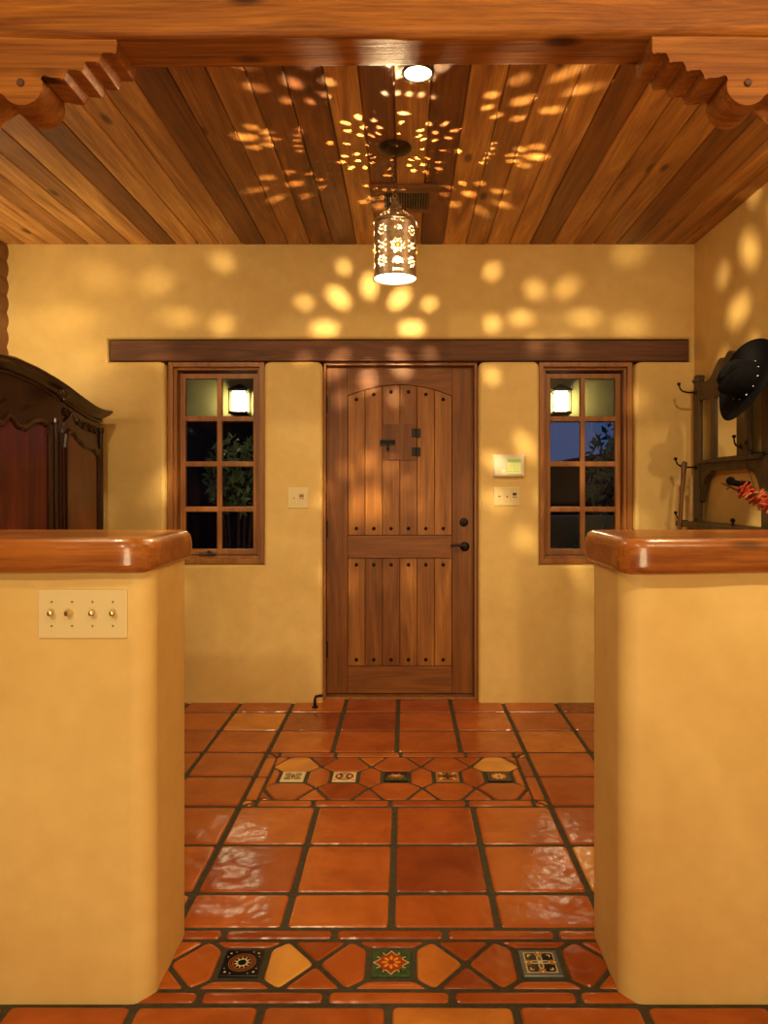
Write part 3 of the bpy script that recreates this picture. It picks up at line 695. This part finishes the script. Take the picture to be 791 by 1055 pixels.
rl = empty('ceiling_downlight', (.046, 2.525, CZ), 'small glowing recessed ceiling light just behind the beam', 'ceiling light')
b = BM(); tube(b, [(.046+.052*math.cos(2*PI*q/32), 2.525+.052*math.sin(2*PI*q/32), CZ-.002) for q in range(32)], .006, 8, closed=True); build('trim_ring', b, 'bronze', rl)
b = BM(); lathe(b, [(.048, CZ-.001), (.048, CZ-.003), (.03, CZ-.006), (.01, CZ-.008)], (.046, 2.525, 0), 28); build('lamp_lens', b, emis('downlight_glow', (1, .78, .36), 70), rl)
# ------------------------------------------------------------------ PENDANT LANTERN
lx, ly = -.042, 3.075
lan = empty('pendant_lantern', (lx, ly, CZ), 'pierced tin pendant lantern hanging on a chain from the plank ceiling', 'pendant lamp')
b = BM(); lathe(b, [(.070, CZ), (.070, CZ-.006), (.060, CZ-.018), (.035, CZ-.028), (.012, CZ-.033), (.010, CZ-.045)], (lx, ly, 0), 32); build('canopy', b, 'bronze', lan)
b = BM(); zt, zb_ = CZ-.045, 2.546; n = 8
for k in range(n):
    zc = zt+(zb_-zt)*(k+.5)/n; hh = (zt-zb_)/n*.62; pts = []
    for q in range(12):
        a = 2*PI*q/12; u = .0065*math.cos(a); v = hh*math.sin(a); pts.append((lx+(u if k % 2 else 0), ly+(0 if k % 2 else u), zc+v))
    tube(b, pts, .0013, 6, closed=True)
build('chain', b, 'bronze', lan)
R0 = .091; ZB, ZT = 2.191, 2.428
def hole(c, rx, ry, rot=0, n=8):
    return [(c[0]+rx*math.cos(2*PI*i/n)*math.cos(rot)-ry*math.sin(2*PI*i/n)*math.sin(rot), c[1]+rx*math.cos(2*PI*i/n)*math.sin(rot)+ry*math.sin(2*PI*i/n)*math.cos(rot)) for i in range(n)]
def sheet(bm, W, H, holes, fn, nu, nv):
    """flat sheet W x H with holes, mapped through fn(u, v) -> Vector; periodic seam at u=0/W left open by a hair."""
    vs = []; es = []
    def loop(pts):
        i0 = len(vs); vs.extend(Vector(p) for p in pts); n = len(pts)
        es.extend((i0+i, i0+(i+1) % n) for i in range(n))
    bd = [(W*i/nu, 0) for i in range(nu)]+[(W, H*i/nv) for i in range(nv)]+[(W-W*i/nu, H) for i in range(nu)]+[(0, H-H*i/nv) for i in range(nv)]
    loop(bd)
    for h_ in holes: loop(h_)
    def inside(p):
        for h_ in holes:
            cx = sum(q[0] for q in h_)/len(h_); cy = sum(q[1] for q in h_)/len(h_); rr = max(math.hypot(q[0]-cx, q[1]-cy) for q in h_)
            if math.hypot(p[0]-cx, p[1]-cy) < rr*1.15: return True
        return False
    for i in range(1, nu):
        for j in range(1, nv):
            p = (W*i/nu, H*j/nv)
            if not inside(p): vs.append(Vector(p))
    ov, oe, of, *_ = delaunay_2d_cdt(vs, es, [], 4 if False else 0, 1e-6)
    VV = [bm.verts.new(fn(v.x, v.y)) for v in ov]
    def inh(c):
        for h_ in holes:
            k = False; n = len(h_)
            for i in range(n):
                x1_, y1_ = h_[i]; x2, y2 = h_[(i+1) % n]
                if (y1_ > c[1]) != (y2 > c[1]) and c[0] < (x2-x1_)*(c[1]-y1_)/(y2-y1_)+x1_: k = not k
            if k: return True
        return False
    for f in of:
        c = ((sum(ov[i].x for i in f)/len(f)), sum(ov[i].y for i in f)/len(f))
        if not inh(c):
            try: bm.faces.new([VV[i] for i in f])
            except ValueError: pass
W = 2*PI*R0; H = ZT-ZB
holes = []
ROT0 = math.radians(8)
for k in range(8):
    uc = W*(k+.5)/8; v = H
    if k % 2 == 0:          # sun motif around a glass stone
        c = (uc, H*.50); holes.append(hole(c, .0062, .0062, 0, 12))
        for q in range(8):
            a = q*PI/4; holes.append(hole((c[0]+.019*math.cos(a), c[1]+.019*math.sin(a)), .0055, .003, a))
        for q in range(8):
            a = q*PI/4+PI/8; holes.append(hole((c[0]+.029*math.cos(a), c[1]+.029*math.sin(a)), .0028, .002, a, 6))
        for q in range(5):
            a = PI*(q/4); holes.append(hole((uc+.013*math.cos(a), H*.80+.011*math.sin(a)), .0036, .0022, a, 6))
        holes.append(hole((uc, H*.79), .0045, .0045)); 
        for q in range(5): holes.append(hole((uc-.020+.010*q, H*.93), .0016, .0042, 0, 6))
        holes.append(hole((uc, H*.20), .0085, .0075)); 
        for q in range(7):
            a = PI*(q/6); holes.append(hole((uc+.019*math.cos(a), H*.20+.018*math.sin(a)), .0042, .0026, a, 6))
        for q in range(4): holes.append(hole((uc-.018+.012*q, H*.07), .0028, .0045, 0, 6))
    else:                    # rosettes
        for cy_, rr, hr in ((H*.80, .019, .0038), (H*.24, .019, .0055)):
            holes.append(hole((uc, cy_), .0042, .0042))
            for q in range(8):
                a = q*PI/4+PI/8; holes.append(hole((uc+rr*math.cos(a), cy_+rr*math.sin(a)), hr, hr*.55, a))
        for q in range(6):
            a = q*PI/3; holes.append(hole((uc+.009*math.cos(a), H*.52+.012*math.sin(a)), .0035, .002, a, 6))
        for s_ in (-1, 1):
            for q in range(3): holes.append(hole((uc+s_*.019, H*(.42+.09*q)), .0022, .0032, 0, 6))
b = BM()
def wrap(u, v):
    a = 2*PI*u/W-PI/2-PI/8+ROT0; return Vector((lx+R0*math.cos(a), ly+R0*math.sin(a), ZB+v))
sheet(b, W, H, holes, wrap, 64, 10)
bmesh.ops.remove_doubles(b, verts=b.verts, dist=1e-5)
bmesh.ops.solidify(b, geom=b.faces[:], thickness=.0009)
build('pierced_cylinder', b, 'tin', lan, ang=60, fix=True)
# conical pierced top: (r, z) profile along v
HT = .105
def cone(u, v):
    t = v/HT; prof = [(0, .101, ZT-.004), (.10, .095, ZT+.006), (.45, .066, ZT+.034), (.75, .034, ZT+.060), (1, .012, ZT+.092)]
    for (a, ra, za), (c, rc, zc) in zip(prof, prof[1:]):
        if t <= c+1e-9:
            s = (t-a)/(c-a); r = ra+(rc-ra)*s; z = za+(zc-za)*s; break
    an = 2*PI*u/W-PI/2-PI/8+ROT0; return Vector((lx+r*math.cos(an), ly+r*math.sin(an), z))
holes = []
for k in range(4):
    uc = W*(2*k+1.5)/8; cy_ = HT*.42; sx = 1.35
    holes.append(hole((uc, cy_), .0040*sx, .0036))
    for q in range(8):
        a = q*PI/4+PI/8; holes.append(hole((uc+.0215*sx*math.cos(a), cy_+.0205*math.sin(a)), .0050, .0032, a))
    uc = W*(2*k+.5)/8
    holes.append(hole((uc, HT*.25), .007, .0022)); holes.append(hole((uc, HT*.42), .0022, .0045)); holes.append(hole((uc, HT*.65), .004, .002))
b = BM(); sheet(b, W, HT, holes, cone, 64, 8); bmesh.ops.remove_doubles(b, verts=b.verts, dist=1e-5); bmesh.ops.solidify(b, geom=b.faces[:], thickness=.0009)
build('pierced_top', b, 'tin', lan, ang=60)
b = BM(); lathe(b, [(.0125, 2.517), (.013, 2.523), (.008, 2.533), (.004, 2.539)], (lx, ly, 0), 16)
tube(b, [(lx+.010*math.cos(2*PI*q/14), ly, 2.547+.010*math.sin(2*PI*q/14)) for q in range(14)], .002, 6, closed=True); build('top_loop', b, 'tin', lan)
for zz, r in ((ZB, R0+.002), (ZT-.004, R0+.006)):
    b = BM(); tube(b, [(lx+r*math.cos(2*PI*q/48), ly+r*math.sin(2*PI*q/48), zz) for q in range(48)], .0022, 6, closed=True); build('rim', b, 'tin', lan)
b = BM(); lathe(b, [(R0-.004, ZB+.004), (R0-.004, ZB+.008)], (lx, ly, 0), 40); build('bottom_glow_disc', b, emis('bottom_glow', (1, .84, .55), 9), lan)  # added glowing disc: whitens the open lantern bottom and softens the downward light
b = BM(); lathe(b, [(.013, 2.392), (.013, 2.516)], (lx, ly, 0), 14); build('socket', b, 'bronze', lan)
b = BM(); sphere(b, (lx, ly, 2.314), .0036, sub=2); build('bulb', b, emis('bulb_glow', (1, .74, .38), 400000), lan)
for k in (0, 2, 4, 6):
    p = wrap(W*(k+.5)/8, H*.5); b = BM(); sphere(b, p, .0066, sub=2); build('glass_stone', b, 'amber', lan)

# ------------------------------------------------------------------ ARMOIRE (against the left wall, front facing the room)
AX = -1.76; AY0, AY1 = 2.16, 4.12; AC = (AY0+AY1)/2
arm = empty('armoire', (-2.05, AC, 0), 'dark carved wooden armoire with arched cornice behind the left half wall', 'armoire')
def atop(y):
    s = min(1.0, abs(y-3.14)/.98); tab = [(0, 1.868), (.2, 1.856), (.38, 1.834), (.5, 1.814), (.68, 1.776), (.84, 1.748), (.94, 1.740), (1.0, 1.745)]
    for (a, za), (c, zc) in zip(tab, tab[1:]):
        if s <= c: return za+(zc-za)*(s-a)/(c-a)
    return tab[-1][1]
CH = .075
b = BM(); n = 40
ys = [AY0+(AY1-AY0)*k/n for k in range(n+1)]
prism(b, [(AY0, .08), (AY1, .08)]+[(y, atop(y)-CH+.02) for y in ys[::-1]], XL+.03, AX, 'X')
build('carcass', b, 'armoire', arm)
b = BM(); sec = [(0, 0), (.010, .004), (.012, .014), (.006, .020), (.014, .026), (.030, .040), (.040, .046), (.044, .054), (.050, .058), (.052, .068), (.046, .075), (.02, .078)]
path = [(XL+.03, AY0, 0, -1, AY0)]+[(AX, AY0, 1, -1, AY0)]+[(AX, y, 1, 0, y) for y in ys[1:-1]]+[(AX, AY1, 1, 1, AY1), (XL+.03, AY1, 0, 1, AY1)]
rings = [[b.verts.new((x+o*nx_, y+o*ny_, atop(yy)-CH+h_)) for o, h_ in sec] for x, y, nx_, ny_, yy in path]
for a, c in zip(rings, rings[1:]):
    for q in range(len(sec)-1): b.faces.new((a[q], c[q], c[q+1], a[q+1]))
inner = [b.verts.new((XL+.03, p[4], atop(p[4])-CH+.078)) for p in path[1:-1]]
for k in range(len(inner)-1):
    b.faces.new((rings[k+1][-1], rings[k+2][-1], inner[k+1], inner[k]))
build('cornice', b, 'armoire', arm, ang=40)
b = BM(); box(b, XL+.03, AX+.015, AY0-.01, AY1+.01, 0, .10, 0, .01); build('plinth', b, 'armoire', arm)
def adoor(y0, y1, topf, label=None):
    b = BM(); X = AX
    m = 24; L = [(y0+(y1-y0)*k/m) for k in range(m+1)]
    # door leaf
    prism(b, [(y0, .14), (y1, .14)]+[(y, topf(y)+.055+.02) for y in L[::-1]], X, X+.012, 'X')
    d = build('door', b, 'armoire', arm)
    p0, p1 = y0+.05, y1-.05; L = [(p0+(p1-p0)*k/30) for k in range(31)]
    loop = [(X+.014, p0, .22), (X+.014, p1, .22)]+[(X+.014, y, topf(y)) for y in L[::-1]]
    b = BM(); tube(b, loop, .013, 8, closed=True); tube(b, [(X+.022, y, z) for _, y, z in loop], .006, 6, closed=True); build('panel_moulding', b, 'armoire', d)
    b = BM(); prism(b, [(p0+.02, .24), (p1-.02, .24)]+[(y, topf(y)-.02) for y in L[::-1] if p0+.02 <= y <= p1-.02], X+.01, X+.017, 'X'); build('door_panel', b, 'armoire_panel', d)
    return d
def interp(tab, y):
    if y <= tab[0][0]: return tab[0][1]
    for (a, za), (c, zc) in zip(tab, tab[1:]):
        if y <= c:
            s = (y-a)/(c-a); s = s*s*(3-2*s); return za+(zc-za)*s
    return tab[-1][1]
ft = [(3.66, 1.50), (3.675, 1.568), (3.72, 1.590), (3.80, 1.550), (3.874, 1.520), (3.97, 1.515), (4.03, 1.488), (4.065, 1.44)]
ct = [(0, 1.610), (.06, 1.572), (.12, 1.566), (.22, 1.605), (.28, 1.614), (.33, 1.600), (.345, 1.57), (.36, 1.53)]
adoor(3.61, 4.105, lambda y: interp(ft, y)); adoor(2.18, 2.665, lambda y: interp(ft, 3.14*2-y)); adoor(2.73, 3.545, lambda y: interp(ct, abs(y-3.14)))
for yy in (3.578, 2.70, 4.112, 2.17):
    b = BM(); prof = [(.016, .12), (.016, .3), (.012, .32), (.016, .36), (.014, 1.2), (.013, 1.60), (.020, 1.62), (.014, 1.64)]; lathe(b, [(r*1.0, z) for r, z in prof], (AX+.006, yy, 0), 14); build('corner_post', b, 'armoire', arm)
# carved frieze: scrolls above the doors and a crest over the post
for yc_, sg in ((3.86, 1), (2.42, -1)):
    b = BM()
    for j, (dy, s_) in enumerate(((-.17, 1), (-.10, .9), (-.03, .9), (.04, .9), (.11, .9), (.17, .8))):
        cy_ = yc_+sg*dy; cz_ = atop(cy_)-.118; pts = []
        for q in range(16):
            a = q*.6+j*1.3; r = .026*s_*(1-q/18); pts.append((AX+.006, cy_+r*math.cos(a), cz_+r*math.sin(a)))
        tube(b, pts, [.006*(1-q/24) for q in range(16)], 6); sphere(b, (AX+.006, cy_+.02, cz_-.018), .009, sx=.6, sy=1.4, sub=1)
    build('carved_frieze', b, 'armoire', arm)
for yy in (3.578, 2.70):
    b = BM(); zc = atop(yy)-.07
    for q in range(5):
        a = math.radians(-60+30*q); sphere(b, (AX+.045, yy+.035*math.sin(a), zc+.03*math.cos(a)-.02), .016, sx=.7, sy=.7, sz=1.6, sub=2, rot=Matrix.Rotation(-a, 3, 'X'))
    sphere(b, (AX+.05, yy, zc-.02), .016, sub=2); build('carved_crest', b, 'armoire', arm)

# ------------------------------------------------------------------ HALL TREE on the right wall
HX = 1.70
ht = empty('hall_tree', (HX, 3.72, 0), 'dark wooden hall tree with small mirror and iron hooks on the right wall', 'hall tree')
y_f0, y_f1, y_n0, y_n1 = 4.09, 4.165, 3.28, 3.375
def hk(px, py, d=None, x=HX): d = x*F/(px-417); return (x, d, HZ+(505-py)*d/F)
for a, c in ((y_f0, y_f1), (y_n0, y_n1)):
    b = BM(); box(b, HX-.014, HX+.012, a, c, 0, 1.915, 0, .004); box(b, HX-.020, HX+.018, a-.006, c+.006, 1.905, 1.925, 0, .004); box(b, HX-.02, HX+.03, a+.015, c-.015, 1.92, 1.945, 0, .008, 3); build('post', b, 'hall', ht)
b = BM()
ped = [(y_f0, 1.85), (y_f0, 1.905), (4.03, 1.890), (3.98, 1.893), (3.93, 1.918), (3.88, 1.962), (3.85, 1.982), (3.82, 1.990), (3.79, 1.985), (3.785, 1.965), (3.77, 1.985), (3.74, 2.005), (3.72, 2.008)]
full = ped+[(7.44-y, z) for y, z in ped[::-1][1:]]
prism(b, full, HX-.008, HX+.028, 'X'); build('pediment', b, 'hall', ht)
b = BM(); box(b, HX-.010, HX+.010, y_n1-.01, y_f0+.01, 1.795, 1.858, 0, .005); build('top_rail', b, 'hall', ht)
b = BM(); box(b, HX-.010, HX+.010, y_n1-.01, y_f0+.01, 1.385, 1.445, 0, .005); box(b, HX-.03, HX+.03, y_n1-.01, y_f0+.01, 1.43, 1.45, 0, .004); build('middle_rail', b, 'hall', ht)
for a, c in ((3.885, 3.955), (3.49, 3.64)):
    b = BM(); box(b, HX-.008, HX+.006, a, c, 1.44, 1.80, 0, .004); build('mirror_stile', b, 'hall', ht)
b = BM(); box(b, HX+.0005, HX+.005, 3.63, 3.89, 1.44, 1.80); build('mirror', b, 'mirror', ht)
for z_ in (1.44, 1.785): b = BM(); box(b, HX-.006, HX+.006, 3.635, 3.888, z_, z_+.018, 0, .003); build('mirror_frame', b, 'hall', ht)
for a, sg in ((y_f0, -1), (y_n1, 1)):
    b = BM(); pts = [(a, 1.39)]+[(a+sg*.12*(1-math.cos(PI/2*q/8))*1.0, 1.39-.16*math.cos(PI/2*q/8)) for q in range(9)]+[]
    pts = [(a, 1.39), (a, 1.21)]+[(a+sg*(.02+.11*(1-math.cos(PI/2*q/8))), 1.22+.155*math.sin(PI/2*q/8)) for q in range(9)]+[(a+sg*.15, 1.39)]
    prism(b, pts, HX-.006, HX+.022, 'X'); build('bracket', b, 'hall', ht)
b = BM(); box(b, HX-.12, HX+.03, y_n0, y_f1, 1.070, 1.102, 0, .006); build('shelf', b, 'hall', ht)
b = BM(); box(b, HX, HX+.02, y_n1, y_f0, .30, 1.08, 0, .003); build('lower_panel', b, 'hall', ht)
b = BM(); box(b, HX-.10, HX+.03, y_n0, y_f1, .05, .30, 0, .006); build('base_box', b, 'hall', ht)
def hook(d, z, ln=.10):
    b = BM(); x0_ = HX-.018
    lathe(b, [(.014, 0), (.012, .005), (.006, .008)], (x0_, d, z), 12, mat=Matrix.Rotation(-PI/2, 4, 'Y'))
    tube(b, [(x0_, d, z), (x0_-ln*.45, d, z+.0), (x0_-ln*.72, d, z+.006), (x0_-ln*.88, d, z+.020), (x0_-ln*.95, d, z+.042)], [.0055, .0055, .005, .0045, .004], 8); lathe(b, [(.006, z+.040), (.010, z+.048), (.010, z+.054), (.004, z+.058)], (x0_-ln*.955, d, 0), 12)
    return build('coat_hook', b, 'iron', ht)
hook(4.125, 1.845); hook(4.125, 1.412, .12); hook(3.57, 1.50, .035); hook(3.33, 1.80, .09); hook(3.33, 1.455, .09); hook(4.125, 1.10, .12)
b = BM(); lathe(b, [(.008, 1.102), (.006, 1.12), (.012, 1.128), (.013, 1.135), (.006, 1.142)], (HX-.09, 3.50, 0), 12); build('knob', b, 'iron', ht)

# hat
hc = Vector((1.585, 3.30, 1.785)); ax = Vector((-.93, -.10, .20)).normalized()
Rm = ax.to_track_quat('Z', 'Y').to_matrix().to_4x4() @ Matrix.Rotation(.5, 4, 'Z')
hat = empty('hat', hc, 'black felt hat with silver conchos on its band, hanging on the hall tree', 'hat')
b = BM(); seg = 40; prof = [(.088, -.004), (.090, 0), (.088, .02), (.087, .05), (.082, .085), (.070, .108), (.050, .116), (.025, .110), (.004, .104)]
def hatp(r, z, a, brim=False):
    c, s = math.cos(a), math.sin(a); x = r*c*1.12; y = r*s*.92
    if brim: z += .030*abs(s)**2*((r-.088)/.11)
    elif z > .06: z -= .022*(1-min(1, abs(s)*2.2))*(1 if r < .08 else .3)
    return hc + (Rm @ Vector((x, y, z)))
rings = [[b.verts.new(hatp(r, z, 2*PI*i/seg)) for i in range(seg)] for r, z in prof]
for a, c in zip(rings, rings[1:]):
    for i in range(seg): b.faces.new((a[i], a[(i+1) % seg], c[(i+1) % seg], c[i]))
b.faces.new(rings[-1]); build('crown', b, 'felt', hat, ang=60)
b = BM(); pr = [(.086, .001), (.12, .0), (.16, .002), (.192, .006), (.194, .003), (.16, -.002), (.12, -.004), (.086, -.003)]
rings = [[b.verts.new(hatp(r, z, 2*PI*i/seg, True)) for i in range(seg)] for r, z in pr]
for a, c in zip(rings, rings[1:]+rings[:1]):
    for i in range(seg): b.faces.new((a[i], a[(i+1) % seg], c[(i+1) % seg], c[i]))
build('brim', b, 'felt', hat, ang=60)
b = BM(); rings = [[b.verts.new(hatp(r, z, 2*PI*i/seg)) for i in range(seg)] for r, z in ((.0905, .003), (.0915, .012), (.0900, .024))]
for a, c in zip(rings, rings[1:]):
    for i in range(seg): b.faces.new((a[i], a[(i+1) % seg], c[(i+1) % seg], c[i]))
band = build('hat_band', b, 'felt', hat)
for k in range(12):
    b = BM(); sphere(b, hatp(.092, .013, 2*PI*k/12), .0055, sub=1); build('concho', b, 'silver', band)

# canes
def stick(name, pts, r, mat, label, cat):
    b = BM(); tube(b, pts, r, 10); return tag(build(name, b, mat, loc=pts[-1]), label, cat)
t0 = Vector((1.600, 4.10, 1.435))
pts = [Vector((1.612, 4.10, 1.440)), Vector((1.604, 4.095, 1.425)), Vector((1.598, 4.09, 1.36)), Vector((1.590, 4.09, 1.25)), Vector((1.580, 4.09, 1.10)), Vector((1.572, 4.09, .85)), Vector((1.566, 4.09, .45)), Vector((1.562, 4.09, .0))]
stick('walking_cane', pts, [.013, .017, .013, .011, .0125, .012, .011, .010], 'cane', 'brown knobbly wooden cane leaning on the lower hook of the hall tree', 'cane')
pts = [Vector((1.655, 4.12, 1.365)), Vector((1.655, 4.12, 1.33)), Vector((1.648, 4.11, 1.12)), Vector((1.635, 4.09, .6)), Vector((1.62, 4.07, .0))]
stick('walking_stick', pts, [.011, .013, .014, .013, .012], 'pale', 'pale peeled wooden stick standing beside the hall tree post', 'stick')

# plumed ornament hanging on the lower near hook
oc = hk(765, 505, x=1.60); oc = Vector(oc)
orn = empty('bird_ornament', oc, 'black-headed ornament with orange-red plumes on brown twigs hung on the hall tree', 'ornament')
def op(px, py, x=1.60): return Vector((x, x*F/(px-417), HZ+(505-py)*(x*F/(px-417))/F))
b = BM(); sphere(b, op(752.5, 495.5), .022, sub=2); tube(b, [op(752.5, 496), op(758, 498), (op(764, 498.5)), op(771, 498)], [.017, .015, .015, .012], 10); build('head', b, 'felt', orn, ang=80)
b = BM(); tube(b, [op(743.5, 498), op(752, 501.5), op(761, 507), op(770, 509.5), op(782, 508.5), op(795, 508)], [.005, .006, .007, .008, .006, .005], 8)
tube(b, [op(749, 504), op(752, 502), op(757, 505)], .004, 6); tube(b, [op(760, 511), op(764, 510), op(768, 509)], .004, 6); tube(b, [op(766, 509), op(776, 515), op(790, 521), op(800, 524)], .0045, 6); build('twig', b, 'cane', orn)
rng = random.Random(2)
b = BM()
for k in range(70):
    px = 762+rng.random()*36; base = 499+(px-762)*.42; py = base+rng.random()*(8+8*(px-762)/36); p = op(px, py, 1.60+rng.uniform(-.02, .02)); q = Matrix.Rotation(rng.uniform(-.9, .1), 3, 'X')
    sphere(b, p, .024, 0 if rng.random() < .75 else 1, sx=.3, sy=1.7, sz=.32, sub=2, rot=q)
build('plumage', b, ['orangered', 'pinkish'], orn, ang=80)
b = BM(); tube(b, [(1.60, 3.33, 1.50), (1.60, 3.34, 1.40), op(778, 505)], .0015, 6); build('cord', b, 'felt', orn)

# ------------------------------------------------------------------ OUTSIDE
b = BM(); box(b, -14, 14, 4.55, 60, -.16, -.05); struct(build('ground_outside', b, 'ground'))
b = BM(); box(b, -5, 5, 6.62, 6.85, 1.93, 3.0); struct(build('wall_porch_header', b, 'stucco_out'))
b = BM(); box(b, -5, 5, 4.7, 6.85, 3.0, 3.1); struct(build('ceiling_porch', b, 'lintel'))
for x in (-3.2, 3.0):
    b = BM(); box(b, x-.2, x+.2, 6.62, 6.85, -.06, 1.94); struct(build('pillar_porch', b, 'stucco_out'))
b = BM(); box(b, 1.35, 4.5, 8.4, 8.6, -.06, .98, 0, .03); struct(build('wall_garden', b, 'stucco_out'))
def lantern(px, label):
    x = (px-417)*6.48/F; y = 6.53; z0, z1 = 1.995, 2.18
    r = empty('porch_lantern', (x, y, z0), label, 'wall lantern', 'lit porch lanterns outside')
    b = BM(); hw = .078; tw = .078
    for sx in (-1, 1):
        for sy in (-1, 1): tube(b, [(x+sx*hw, y+sy*hw, z0), (x+sx*tw, y+sy*tw, z1)], .006, 6)
    box(b, x-.085, x+.085, y-.085, y+.085, z0-.022, z0, 0, .003); box(b, x-.085, x+.085, y-.085, y+.085, z1, z1+.014, 0, .003)
    box(b, x-.05, x+.05, y+.078, y+.092, z0-.05, z1+.03)
    build('cage', b, 'iron', r)
    b = BM(); v = [b.verts.new(c) for c in ((x-.10, y-.10, z1+.012), (x+.10, y-.10, z1+.012), (x+.10, y+.10, z1+.012), (x-.10, y+.10, z1+.012))]; t = b.verts.new((x, y, z1+.075))
    for q in range(4): b.faces.new((v[q], v[(q+1) % 4], t))
    b.faces.new(v[::-1]); build('roof', b, 'iron', r)
    b = BM(); box(b, x-.058, x+.058, y-.058, y+.058, z0+.006, z1-.006, 0, .01); build('glass_chimney', b, emis('lantern_glow', (1, .90, .52), 34), r)
lantern(245.5, 'lit lantern on the porch outside the left window'); lantern(578.5, 'lit lantern on the porch outside the right window')
def shrub(c, r, n, nm, label, seed, sz=.05, zs=1.2):
    rng = random.Random(seed); root = empty(nm, (c[0], c[1], -.06), label, 'shrub')
    b = BM()
    for k in range(n):
        while True:
            p = Vector((rng.uniform(-1, 1), rng.uniform(-1, 1), rng.uniform(-1, 1)))
            if .3 < p.length < 1: break
        p = Vector((c[0]+p.x*r, c[1]+p.y*r*.8, c[2]+p.z*r*zs)); a = Vector([rng.gauss(0, 1) for _ in range(3)]).normalized(); w = a.cross(Vector([rng.gauss(0, 1) for _ in range(3)])).normalized(); s = sz*rng.uniform(.6, 1.2)
        b.faces.new([b.verts.new(p-a*s), b.verts.new(p+w*s*.35), b.verts.new(p+a*s), b.verts.new(p-w*s*.35)])
    build('foliage', b, 'leaf', root, smooth=False, fix=False)
    b = BM()
    for k in range(5):
        a = 2*PI*k/5; tube(b, [(c[0], c[1], -.06), (c[0]+.1*math.cos(a), c[1]+.1*math.sin(a), c[2]*.5), (c[0]+r*.5*math.cos(a), c[1]+r*.5*math.sin(a), c[2])], [.02, .014, .006], 6)
    build('stem', b, 'bark', root)
shrub((-1.48, 6.3, 1.42), .30, 500, 'shrub', 'leafy shrub outside the left window below the lantern', 1)
shrub((2.25, 8.0, .55), .40, 500, 'shrub', 'low dark shrub outside the right window before the garden wall', 2, .05, .8)
shrub((3.0, 9.2, 1.5), .75, 900, 'tree', 'dark tree outside the right window beyond the garden wall', 4, .08, 1.0)
b = BM(); rng = random.Random(4); hp = [(-30, -.1)]
for k in range(41): hp.append((-30+k*1.5, 3.05+.35*math.sin(k*.7)+.25*rng.random()))
hp.append((30, -.1)); prism(b, hp, 38, 44, 'Y'); struct(build('hills_horizon', b, 'hill'))
b = BM(); box(b, -9, .4, 12, 13, -.1, 6); struct(build('wall_neighbour', b, 'hill'))

# ------------------------------------------------------------------ LIGHTS
def area(nm, loc, to, size, w, col=(1, .78, .48), spread=PI, shape='DISK'):
    l = bpy.data.lights.new(nm, 'AREA'); l.shape = shape; l.size = size; l.energy = w; l.color = col; l.spread = spread
    o = bpy.data.objects.new(nm, l); COL.objects.link(o); o.location = loc; o.rotation_euler = (Vector(to)-Vector(loc)).to_track_quat('-Z', 'Y').to_euler(); return o
def spot(nm, loc, to, w, ang, r=.05, col=(1, .78, .48), blend=.6):
    l = bpy.data.lights.new(nm, 'SPOT'); l.energy = w; l.spot_size = math.radians(ang); l.spot_blend = blend; l.shadow_soft_size = r; l.color = col
    o = bpy.data.objects.new(nm, l); COL.objects.link(o); o.location = loc; o.rotation_euler = (Vector(to)-Vector(loc)).to_track_quat('-Z', 'Y').to_euler(); return o
WARM = (1, .76, .42)
spot('track_spot', (1.45, -.6, 3.12), (1.3, 4.2, 1.5), 150, 70, .04, WARM)
spot('track_spot', (-.7, -1.2, 2.5), (-1.6, 4.2, 1.5), 120, 75, .05, WARM)
area('living_room_light', (-.9, -.6, 3.15), (-.9, .6, 0), .35, 14, WARM)
area('living_room_light', (.9, -.6, 3.15), (.9, .6, 0), .35, 14, WARM)
area('living_room_fill', (0, -.9, .8), (0, 3, 2.7), 1.0, 36, WARM)  # added fill, no real lamp: lifts the entry ceiling from below the beam
area('armoire_uplight', (-2.12, 3.6, 1.90), (-2.2, 4.0, 2.8), .2, 6, WARM)
for x_ in (-1.25, 1.15): area('entry_fill', (x_, 2.25, 2.74), (x_, 3.1, 0), .12, 16, WARM)  # added fills hidden behind the beam to brighten the entry, no fixtures
def point(nm, loc, w, r=.05, col=WARM):
    l = bpy.data.lights.new(nm, 'POINT'); l.energy = w; l.shadow_soft_size = r; l.color = col
    o = bpy.data.objects.new(nm, l); COL.objects.link(o); o.location = loc; return o

# world: dusk sky
w = bpy.data.worlds.new('dusk'); bpy.context.scene.world = w; w.use_nodes = True
bg = w.node_tree.nodes['Background']; bg.inputs[0].default_value = (.055, .085, .20, 1); bg.inputs[1].default_value = .7

# ------------------------------------------------------------------ CAMERA
cam = bpy.data.cameras.new('camera'); co = bpy.data.objects.new('camera', cam); COL.objects.link(co)
co.location = (0, 0, HZ); co.rotation_euler = (PI/2, 0, 0)
cam.sensor_fit = 'HORIZONTAL'; cam.sensor_width = 36; cam.lens = 36*F/791
cam.shift_x = (395.5-417)/791; cam.shift_y = (505-527.5)/791; cam.clip_start = .05
sc = bpy.context.scene; sc.camera = co
sc.view_settings.view_transform = 'Standard'; sc.view_settings.look = 'None'; sc.view_settings.gamma = 1; sc.view_settings.use_curve_mapping = False
sc.view_settings.exposure = 0.0
sc.cycles.use_denoising = True; sc.cycles.max_bounces = 8; sc.cycles.diffuse_bounces = 5; sc.cycles.sample_clamp_indirect = 6; sc.cycles.caustics_reflective = False; sc.cycles.caustics_refractive = False
